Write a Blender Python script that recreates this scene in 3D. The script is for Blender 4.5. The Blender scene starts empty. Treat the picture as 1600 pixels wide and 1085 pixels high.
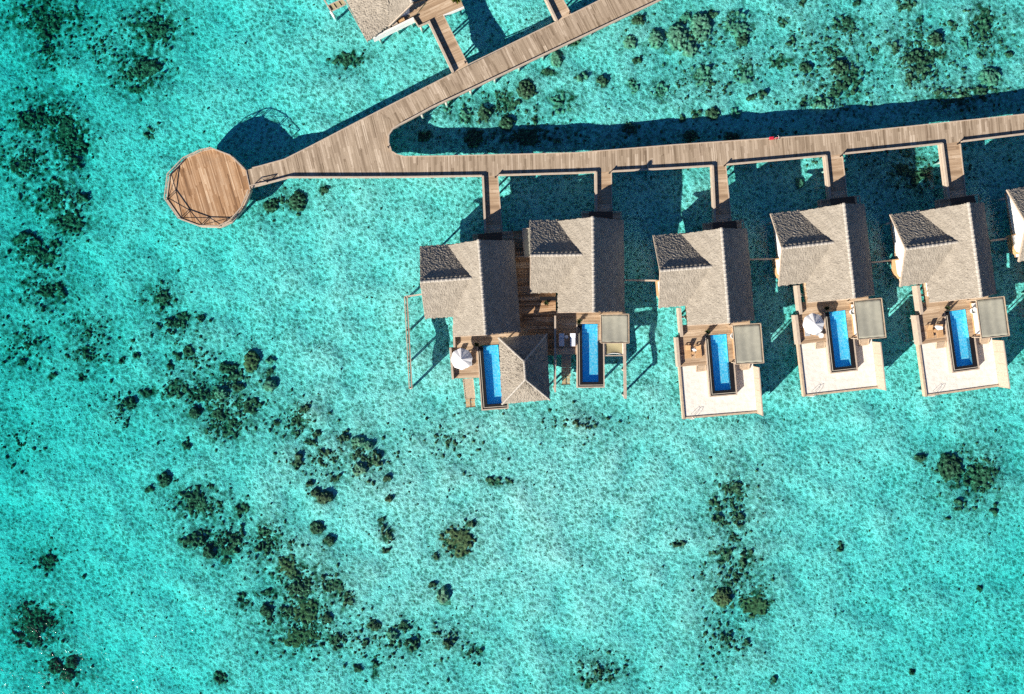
import bpy, math, random
import numpy as np
from mathutils import Vector, Matrix

random.seed(7)
RNG = np.random.default_rng(11)
COL = bpy.context.scene.collection
rad = math.radians

# ------------------------------------------------------------------ camera geometry
S = 10.5            # photo pixels per metre on the deck plane
ZD = 1.7            # deck height above the water
H = 118.5           # camera height above the deck plane
NX, NY = 800.0, 490.0   # nadir point in the photo
SUN_EL = 27.0
SUN_AZ = (-0.715, -0.70)  # horizontal direction towards the sun

def at(px, py, h=0.0):
    """photo pixel -> world x, y for a point h metres above the deck plane"""
    c = (H - h) / H / S
    return ((px - NX) * c, (NY - py) * c)

class Frame:
    def __init__(s, px, py, deg):
        s.o = at(px, py); s.a = rad(deg)
        s.c, s.s = math.cos(s.a), math.sin(s.a)
    def l(s, px, py, h=0.0):
        x, y = at(px, py, h); dx, dy = x - s.o[0], y - s.o[1]
        return (dx * s.c + dy * s.s, -dx * s.s + dy * s.c)
    def w(s, u, v):
        return (s.o[0] + u * s.c - v * s.s, s.o[1] + u * s.s + v * s.c)

WORLD = Frame(NX, NY, 0)

# ------------------------------------------------------------------ node helpers
def new_mat(name):
    m = bpy.data.materials.new(name); m.use_nodes = True
    nt = m.node_tree; nt.nodes.clear()
    return m, nt

def N(nt, t, **kw):
    n = nt.nodes.new(t)
    for k, v in kw.items():
        if k in n.inputs.keys() if isinstance(k, str) else False:
            n.inputs[k].default_value = v
        else:
            setattr(n, k, v)
    return n

def L(nt, a, b): nt.links.new(a, b)

def math_n(nt, op, a, b=None):
    n = nt.nodes.new('ShaderNodeMath'); n.operation = op
    for i, x in enumerate((a, b)):
        if x is None: continue
        if isinstance(x, (int, float)): n.inputs[i].default_value = x
        else: L(nt, x, n.inputs[i])
    return n.outputs[0]

def ramp(nt, fac, stops):
    r = nt.nodes.new('ShaderNodeValToRGB')
    el = r.color_ramp.elements
    while len(el) < len(stops): el.new(0.5)
    for e, (p, c) in zip(el, stops):
        e.position = p; e.color = (c[0], c[1], c[2], 1)
    L(nt, fac, r.inputs[0])
    return r.outputs[0]

def mixc(nt, fac, a, b, mode='MIX'):
    m = nt.nodes.new('ShaderNodeMix'); m.data_type = 'RGBA'; m.blend_type = mode
    for i, x in ((0, fac), (6, a), (7, b)):
        if isinstance(x, (int, float)): m.inputs[i].default_value = x
        elif isinstance(x, tuple): m.inputs[i].default_value = (x[0], x[1], x[2], 1)
        else: L(nt, x, m.inputs[i])
    return m.outputs[2]

def coords(nt, kind='Object', scale=(1, 1, 1), rot=0.0):
    tc = nt.nodes.new('ShaderNodeTexCoord')
    mp = nt.nodes.new('ShaderNodeMapping')
    mp.inputs['Scale'].default_value = scale
    mp.inputs['Rotation'].default_value = (0, 0, rot)
    L(nt, tc.outputs[kind], mp.inputs[0])
    return mp.outputs[0]

def noise(nt, vec, scale, detail=3, rough=.55, dist=0):
    n = nt.nodes.new('ShaderNodeTexNoise')
    n.inputs['Scale'].default_value = scale; n.inputs['Detail'].default_value = detail
    n.inputs['Roughness'].default_value = rough; n.inputs['Distortion'].default_value = dist
    L(nt, vec, n.inputs['Vector'])
    return n.outputs[0]

def bump(nt, h, strength=.5, dist=.05):
    b = nt.nodes.new('ShaderNodeBump')
    b.inputs['Strength'].default_value = strength; b.inputs['Distance'].default_value = dist
    L(nt, h, b.inputs['Height'])
    return b.outputs[0]

def finish(nt, color, rough=.8, normal=None, metallic=0, spec=.3):
    p = nt.nodes.new('ShaderNodeBsdfPrincipled')
    if isinstance(color, tuple): p.inputs['Base Color'].default_value = (*color, 1)
    else: L(nt, color, p.inputs['Base Color'])
    p.inputs['Roughness'].default_value = rough
    p.inputs['Metallic'].default_value = metallic
    p.inputs['Specular IOR Level'].default_value = spec
    if normal is not None: L(nt, normal, p.inputs['Normal'])
    o = nt.nodes.new('ShaderNodeOutputMaterial')
    L(nt, p.outputs[0], o.inputs[0])

def mat_simple(name, c, rough=.7, var=.18, scale=4, bs=.15, metallic=0):
    m, nt = new_mat(name)
    v = coords(nt)
    n = noise(nt, v, scale, 5)
    n2 = noise(nt, v, scale * 7, 3)
    f = math_n(nt, 'ADD', math_n(nt, 'MULTIPLY', n, .6), math_n(nt, 'MULTIPLY', n2, .4))
    lo = tuple(x * (1 - var * 1.6) for x in c); hi = tuple(min(1, x * (1 + var)) for x in c)
    col = ramp(nt, f, [(.3, lo), (.7, hi)])
    finish(nt, col, rough, bump(nt, n2, bs, .02), metallic)
    return m

_pl = {}
def mat_planks(tone, deg, pitch=.145, blen=3.4):
    """timber decking; boards run along the direction deg (degrees from +x)"""
    key = (tone, round(deg, 1), pitch)
    if key in _pl: return _pl[key]
    pal = {
        'grey':  [(0, (.15, .105, .065)), (.3, (.32, .245, .17)), (.7, (.455, .36, .26)), (1, (.66, .55, .425))],
        'brown': [(0, (.08, .036, .018)), (.28, (.28, .15, .07)), (.6, (.45, .27, .145)), (1, (.68, .50, .33))],
        'tan':   [(0, (.23, .15, .09)), (.4, (.39, .27, .17)), (.7, (.50, .365, .24)), (1, (.64, .50, .36))],
    }[tone]
    m, nt = new_mat('planks_' + tone)
    v = coords(nt, 'Object', (1, 1, 1), -rad(deg))
    sp = nt.nodes.new('ShaderNodeSeparateXYZ'); L(nt, v, sp.inputs[0])
    yi = math_n(nt, 'DIVIDE', sp.outputs[1], pitch)
    fl = math_n(nt, 'FLOOR', yi)
    wn = nt.nodes.new('ShaderNodeTexWhiteNoise'); wn.noise_dimensions = '1D'; L(nt, fl, wn.inputs['W'])
    xo = math_n(nt, 'FLOOR', math_n(nt, 'ADD', math_n(nt, 'DIVIDE', sp.outputs[0], blen), math_n(nt, 'MULTIPLY', wn.outputs[0], 7.3)))
    cb = nt.nodes.new('ShaderNodeCombineXYZ'); L(nt, fl, cb.inputs[0]); L(nt, xo, cb.inputs[1])
    w2 = nt.nodes.new('ShaderNodeTexWhiteNoise'); w2.noise_dimensions = '2D'; L(nt, cb.outputs[0], w2.inputs['Vector'])
    # groups of boards replaced or weathered together
    g = math_n(nt, 'FLOOR', math_n(nt, 'DIVIDE', yi, 3.0))
    gx = math_n(nt, 'FLOOR', math_n(nt, 'ADD', math_n(nt, 'DIVIDE', sp.outputs[0], blen * 1.3), math_n(nt, 'MULTIPLY', g, .37)))
    cb2 = nt.nodes.new('ShaderNodeCombineXYZ'); L(nt, g, cb2.inputs[0]); L(nt, gx, cb2.inputs[1])
    w3 = nt.nodes.new('ShaderNodeTexWhiteNoise'); w3.noise_dimensions = '2D'; L(nt, cb2.outputs[0], w3.inputs['Vector'])
    vs = coords(nt, 'Object', (1, 1, 1), -rad(deg))
    ms = nt.nodes.new('ShaderNodeMapping'); ms.inputs['Scale'].default_value = (.35, 6, 1); L(nt, vs, ms.inputs[0])
    gr = noise(nt, ms.outputs[0], 2.2, 4)
    f = math_n(nt, 'ADD', math_n(nt, 'MULTIPLY', w2.outputs[0], .38), math_n(nt, 'ADD', math_n(nt, 'MULTIPLY', w3.outputs[0], .34), math_n(nt, 'MULTIPLY', gr, .28)))
    col = ramp(nt, f, [(p * .75 + .12, c) for p, c in pal])
    stain = noise(nt, vs, .35, 4)
    col = mixc(nt, math_n(nt, 'MULTIPLY', math_n(nt, 'SUBTRACT', stain, .42), .9), col, (.24, .17, .12))
    fr = math_n(nt, 'FRACT', yi)
    gap = math_n(nt, 'LESS_THAN', fr, .07)
    col = mixc(nt, math_n(nt, 'MULTIPLY', gap, .75), col, (.05, .035, .025))
    hgt = math_n(nt, 'SUBTRACT', 1.0, gap)
    finish(nt, col, .75, bump(nt, hgt, .5, .01), 0, .25)
    _pl[key] = m
    return m

# ------------------------------------------------------------------ materials
def mat_thatch():
    m, nt = new_mat('palm_thatch')
    v = coords(nt)
    a = noise(nt, v, 13, 4, .75); b = noise(nt, v, 1.1, 4); c = noise(nt, v, 40, 2)
    f = math_n(nt, 'ADD', math_n(nt, 'MULTIPLY', a, .55), math_n(nt, 'ADD', math_n(nt, 'MULTIPLY', b, .25), math_n(nt, 'MULTIPLY', c, .2)))
    col = ramp(nt, f, [(.32, (.115, .10, .08)), (.45, (.245, .218, .18)), (.55, (.335, .302, .252)), (.70, (.45, .412, .352))])
    finish(nt, col, .95, bump(nt, math_n(nt, 'ADD', a, c), .55, .07), 0, .08)
    return m

def mat_seabed():
    m, nt = new_mat('coral_sand_bed')
    v = coords(nt)
    at_ = nt.nodes.new('ShaderNodeAttribute'); at_.attribute_name = 'algae'
    big = noise(nt, v, .05, 5); mid = noise(nt, v, .42, 5, .6, .6); fine = noise(nt, v, 2.0, 4, .72, 1.6); grit = noise(nt, v, 5.5, 3, .75, .8)
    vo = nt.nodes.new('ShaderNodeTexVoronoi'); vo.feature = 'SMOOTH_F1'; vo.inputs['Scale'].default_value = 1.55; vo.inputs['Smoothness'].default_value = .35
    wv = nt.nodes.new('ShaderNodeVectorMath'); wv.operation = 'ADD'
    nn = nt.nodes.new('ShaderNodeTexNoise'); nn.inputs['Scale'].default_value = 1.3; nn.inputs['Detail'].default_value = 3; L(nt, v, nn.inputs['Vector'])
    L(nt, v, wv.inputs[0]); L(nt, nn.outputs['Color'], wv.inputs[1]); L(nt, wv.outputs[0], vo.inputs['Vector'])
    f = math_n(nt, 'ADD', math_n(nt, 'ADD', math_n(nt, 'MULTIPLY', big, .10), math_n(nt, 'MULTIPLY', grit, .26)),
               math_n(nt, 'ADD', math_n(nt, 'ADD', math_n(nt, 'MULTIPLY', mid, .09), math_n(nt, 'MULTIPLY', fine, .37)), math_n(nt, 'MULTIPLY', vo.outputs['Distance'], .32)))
    sand = ramp(nt, f, [(.38, (.10, .19, .155)), (.455, (.30, .38, .33)), (.52, (.56, .58, .54)), (.585, (.92, .91, .89))])  # sand mottling plus a pale cell-edge network: rippled sunlight painted into the colour
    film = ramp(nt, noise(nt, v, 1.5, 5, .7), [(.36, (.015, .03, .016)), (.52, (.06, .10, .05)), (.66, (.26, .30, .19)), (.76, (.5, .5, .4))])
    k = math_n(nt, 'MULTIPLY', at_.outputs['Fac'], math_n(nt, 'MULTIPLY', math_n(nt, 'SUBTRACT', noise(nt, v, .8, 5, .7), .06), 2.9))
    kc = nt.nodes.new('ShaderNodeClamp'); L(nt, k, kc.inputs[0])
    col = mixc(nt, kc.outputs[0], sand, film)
    h = math_n(nt, 'ADD', math_n(nt, 'MULTIPLY', vo.outputs['Distance'], .5), math_n(nt, 'ADD', math_n(nt, 'MULTIPLY', fine, .8), math_n(nt, 'MULTIPLY', grit, .35)))
    finish(nt, col, .95, bump(nt, h, 1.0, .36), 0, .05)
    return m

def mat_water(name, absorb=None, density=.3, wave=1.0, scatter=0.0):
    m, nt = new_mat(name)
    v = coords(nt)
    w1 = noise(nt, v, .55 * wave, 4, .6, .5); w2 = noise(nt, v, 2.4 * wave, 3, .6)
    nb = bump(nt, math_n(nt, 'ADD', w1, math_n(nt, 'MULTIPLY', w2, .28)), .5, .30)
    geo = nt.nodes.new('ShaderNodeNewGeometry')
    dt = nt.nodes.new('ShaderNodeVectorMath'); dt.operation = 'DOT_PRODUCT'
    L(nt, geo.outputs['Incoming'], dt.inputs[0]); L(nt, nb, dt.inputs[1])
    c5 = math_n(nt, 'POWER', math_n(nt, 'SUBTRACT', 1.0, math_n(nt, 'MINIMUM', math_n(nt, 'ABSOLUTE', dt.outputs['Value']), 1.0)), 5.0)
    frs = math_n(nt, 'ADD', math_n(nt, 'MULTIPLY', c5, .98), .02)     # same reflectance from both sides of the surface
    tr = nt.nodes.new('ShaderNodeBsdfTransparent')
    gl = nt.nodes.new('ShaderNodeBsdfGlossy'); gl.inputs['Roughness'].default_value = .14; L(nt, nb, gl.inputs['Normal'])
    base = tr.outputs[0]
    if scatter:
        df = nt.nodes.new('ShaderNodeBsdfDiffuse'); df.inputs['Color'].default_value = (.0, .12, .60, 1)
        mx = nt.nodes.new('ShaderNodeMixShader'); mx.inputs[0].default_value = scatter
        L(nt, tr.outputs[0], mx.inputs[1]); L(nt, df.outputs[0], mx.inputs[2]); base = mx.outputs[0]
    mix = nt.nodes.new('ShaderNodeMixShader')
    L(nt, frs, mix.inputs[0]); L(nt, base, mix.inputs[1]); L(nt, gl.outputs[0], mix.inputs[2])
    o = nt.nodes.new('ShaderNodeOutputMaterial'); L(nt, mix.outputs[0], o.inputs[0])
    if absorb:
        va = nt.nodes.new('ShaderNodeVolumeAbsorption')
        va.inputs['Color'].default_value = (*absorb, 1); va.inputs['Density'].default_value = density
        L(nt, va.outputs[0], o.inputs['Volume'])
    return m

def mat_coral(name, lo, mid, hi):
    m, nt = new_mat(name)
    v = coords(nt)
    g = nt.nodes.new('ShaderNodeNewGeometry')
    a = noise(nt, v, 2.2, 5, .7, .4); b = noise(nt, v, 8, 3, .6)
    f = math_n(nt, 'ADD', math_n(nt, 'MULTIPLY', a, .65), math_n(nt, 'MULTIPLY', b, .35))
    col = ramp(nt, f, [(.33, lo), (.5, mid), (.68, hi)])
    finish(nt, col, .95, bump(nt, f, .9, .2), 0, .05)
    return m

def mat_pool_tile():
    m, nt = new_mat('blue_pool_mosaic')
    v = coords(nt)
    vo = nt.nodes.new('ShaderNodeTexVoronoi'); vo.inputs['Scale'].default_value = 5.5; L(nt, v, vo.inputs['Vector'])
    n = noise(nt, v, 3, 3)
    f = math_n(nt, 'ADD', math_n(nt, 'MULTIPLY', vo.outputs['Distance'], .5), math_n(nt, 'MULTIPLY', n, .6))
    col = ramp(nt, f, [(.25, (.02, .50, .78)), (.5, (.07, .66, .88)), (.75, (.30, .80, .92))])
    finish(nt, col, .35, None, 0, .4)
    return m

def mat_sand():
    m, nt = new_mat('white_terrace_sand')
    v = coords(nt)
    a = noise(nt, v, 1.6, 5, .6); b = noise(nt, v, 9, 4, .7)
    col = ramp(nt, math_n(nt, 'ADD', math_n(nt, 'MULTIPLY', a, .5), math_n(nt, 'MULTIPLY', b, .5)),
               [(.34, (.60, .56, .49)), (.5, (.74, .705, .635)), (.66, (.80, .77, .71))])
    finish(nt, col, .95, bump(nt, math_n(nt, 'ADD', a, math_n(nt, 'MULTIPLY', b, .4)), .5, .12), 0, .05)
    return m

M = dict(
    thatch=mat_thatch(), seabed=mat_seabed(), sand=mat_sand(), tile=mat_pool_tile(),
    ridge=mat_simple('pale_ridge_thatch', (.40, .37, .325), .95, .2, 7, .4),
    water=mat_water('lagoon_water', (.17, .905, .90), .345),
    poolwater=mat_water('pool_water', None, 0, 2.0, .22),
    pale=mat_simple('pale_timber', (.47, .385, .305), .7, .16, 3),
    rail=mat_simple('weathered_rail_timber', (.50, .39, .28), .75, .22, 3),
    teak=mat_simple('teak', (.56, .34, .17), .6, .18, 5),
    darkwood=mat_simple('dark_timber', (.10, .055, .035), .7, .2, 4),
    white=mat_simple('white_plaster', (.80, .79, .76), .8, .06, 2),
    fabricw=mat_simple('white_canvas', (.82, .82, .82), .85, .05, 6),
    fabricm=mat_simple('pale_grey_cushion', (.40, .42, .45), .9, .12, 5),
    fabricg=mat_simple('grey_lounger_cushion', (.62, .66, .74), .9, .06, 5),
    canvas=mat_simple('grey_green_awning', (.33, .325, .265), .9, .10, 1.6),
    black=mat_simple('black_stone', (.012, .012, .014), .45, .3, 5),
    edge=mat_simple('grey_stone_lip', (.42, .38, .32), .6, .15, 5),
    concrete=mat_simple('concrete_pile', (.45, .43, .39), .85, .2, 3),
    glass=mat_simple('dark_window_glass', (.03, .045, .05), .08, .1, 1),
    net=mat_simple('beige_net', (.36, .32, .19), .9, .15, 12),
    red=mat_simple('red_paint', (.62, .03, .06), .4, .1, 6),
    tyre=mat_simple('black_rubber', (.02, .02, .02), .8, .1, 6),
    steel=mat_simple('bare_steel', (.6, .6, .6), .3, .1, 6, .05, 1),
    leaf=mat_simple('yellow_green_leaf', (.16, .19, .02), .6, .35, 6),
    leafd=mat_simple('dark_green_leaf', (.035, .06, .02), .6, .35, 6),
    pot=mat_simple('dark_clay_pot', (.05, .04, .035), .6, .2, 5),
    coral_dark=mat_coral('dark_olive_coral', (.02, .019, .012), (.105, .082, .045), (.52, .43, .26)),
    coral_brown=mat_coral('brown_coral', (.04, .022, .012), (.20, .12, .055), (.48, .34, .18)),
    coral_pale=mat_coral('pale_green_coral', (.06, .065, .04), (.26, .26, .17), (.58, .56, .42)),
)

# ------------------------------------------------------------------ mesh builder
class MB:
    def __init__(s, base=(0, 0, 0)):
        s.v = []; s.f = []; s.b = Vector(base)
    def add(s, vs, fs):
        o = len(s.v)
        s.v += [tuple(Vector(p) - s.b) for p in vs]
        s.f += [tuple(i + o for i in f) for f in fs]
        return s
    def box(s, x0, x1, y0, y1, z0, z1):
        return s.add([(x0, y0, z0), (x1, y0, z0), (x1, y1, z0), (x0, y1, z0), (x0, y0, z1), (x1, y0, z1), (x1, y1, z1), (x0, y1, z1)],
                     [(3, 2, 1, 0), (4, 5, 6, 7), (0, 1, 5, 4), (1, 2, 6, 5), (2, 3, 7, 6), (3, 0, 4, 7)])
    def prism(s, poly, z0, z1):
        """vertical prism from a counter-clockwise (or clockwise, fixed here) outline"""
        a = sum(poly[i][0] * poly[(i + 1) % len(poly)][1] - poly[(i + 1) % len(poly)][0] * poly[i][1] for i in range(len(poly)))
        if a < 0: poly = poly[::-1]
        n = len(poly)
        vs = [(p[0], p[1], z0) for p in poly] + [(p[0], p[1], z1) for p in poly]
        fs = [tuple(range(n))[::-1], tuple(range(n, 2 * n))]
        fs += [(i, (i + 1) % n, n + (i + 1) % n, n + i) for i in range(n)]
        return s.add(vs, fs)
    def bar(s, p, q, w, h=None, up=(0, 0, 1)):
        """rectangular bar from p to q"""
        h = h or w
        p, q = Vector(p), Vector(q); d = (q - p).normalized(); u = Vector(up)
        if abs(d.dot(u)) > .95: u = Vector((1, 0, 0))
        r = d.cross(u).normalized(); t = r.cross(d)
        vs = []
        for e in (p, q):
            for a, b in ((-1, -1), (1, -1), (1, 1), (-1, 1)):
                vs.append(e + r * a * w / 2 + t * b * h / 2)
        return s.add(vs, [(0, 1, 2, 3), (7, 6, 5, 4), (0, 4, 5, 1), (1, 5, 6, 2), (2, 6, 7, 3), (3, 7, 4, 0)])
    def tube(s, pts, radii, n=10, cap=True):
        pts = [Vector(p) for p in pts]
        if not isinstance(radii, (list, tuple)): radii = [radii] * len(pts)
        vs = []; fs = []
        for i, p in enumerate(pts):
            d = (pts[min(i + 1, len(pts) - 1)] - pts[max(i - 1, 0)]).normalized()
            u = Vector((0, 0, 1)) if abs(d.z) < .9 else Vector((1, 0, 0))
            r = d.cross(u).normalized(); t = r.cross(d)
            for k in range(n):
                a = 2 * math.pi * k / n
                vs.append(p + (r * math.cos(a) + t * math.sin(a)) * radii[i])
        for i in range(len(pts) - 1):
            for k in range(n):
                fs.append((i * n + k, i * n + (k + 1) % n, (i + 1) * n + (k + 1) % n, (i + 1) * n + k))
        if cap:
            fs.append(tuple(range(n))[::-1]); fs.append(tuple(range((len(pts) - 1) * n, len(pts) * n)))
        return s.add(vs, fs)
    def lathe(s, x, y, prof, n=20):
        vs = []; fs = []
        for r, z in prof:
            for k in range(n):
                a = 2 * math.pi * k / n
                vs.append((x + r * math.cos(a), y + r * math.sin(a), z))
        for i in range(len(prof) - 1):
            for k in range(n):
                fs.append((i * n + k, i * n + (k + 1) % n, (i + 1) * n + (k + 1) % n, (i + 1) * n + k))
        fs.append(tuple(range(n))[::-1]); fs.append(tuple(range((len(prof) - 1) * n, len(prof) * n)))
        return s.add(vs, fs)
    def build(s, name, mat, parent=None, smooth=False, bevel=0.0):
        me = bpy.data.meshes.new(name)
        me.from_pydata(s.v, [], s.f); me.update()
        me.materials.append(M[mat] if isinstance(mat, str) else mat)
        if smooth:
            me.polygons.foreach_set('use_smooth', [True] * len(me.polygons))
        o = bpy.data.objects.new(name, me); COL.objects.link(o)
        if parent: o.parent = parent
        if bevel:
            b = o.modifiers.new('edge', 'BEVEL'); b.width = bevel; b.segments = 2; b.limit_method = 'ANGLE'
        return o

def np_mesh(name, verts, faces, mat, parent=None, smooth=True):
    me = bpy.data.meshes.new(name)
    nv, nf = len(verts), len(faces)
    k = faces.shape[1]
    me.vertices.add(nv); me.vertices.foreach_set('co', np.asarray(verts, np.float32).ravel())
    me.loops.add(nf * k); me.loops.foreach_set('vertex_index', np.asarray(faces, np.int32).ravel())
    me.polygons.add(nf); me.polygons.foreach_set('loop_start', np.arange(0, nf * k, k, dtype=np.int32))
    if smooth: me.polygons.foreach_set('use_smooth', np.ones(nf, bool))
    me.update(); me.validate()
    me.materials.append(M[mat] if isinstance(mat, str) else mat)
    o = bpy.data.objects.new(name, me); COL.objects.link(o)
    if parent: o.parent = parent
    return o

def grid_faces(nx, ny):
    i = np.arange(nx - 1)[None, :]; j = np.arange(ny - 1)[:, None]
    a = (j * nx + i).ravel()
    return np.stack([a, a + 1, a + nx + 1, a + nx], 1)

def thing(name, label, cat, frame=WORLD, base=(0, 0, 0), group=None):
    o = bpy.data.objects.new(name, None); COL.objects.link(o)
    o.empty_display_size = .3
    x, y = frame.w(base[0], base[1])
    o.location = (x, y, base[2]); o.rotation_euler = (0, 0, frame.a)
    o['label'] = label; o['category'] = cat
    if group: o['group'] = group
    o['_base'] = list(base)
    return o

def copy_tree(o, parent=None):
    c = o.copy(); COL.objects.link(c); c.parent = parent
    for ch in list(o.children): copy_tree(ch, c)
    return c

def place_copy(o, frame, label, group=None):
    c = copy_tree(o)
    b = o['_base']; x, y = frame.w(b[0], b[1])
    c.location = (x, y, b[2]); c.rotation_euler = (0, 0, frame.a)
    c['label'] = label
    if group: c['group'] = group
    return c

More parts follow.
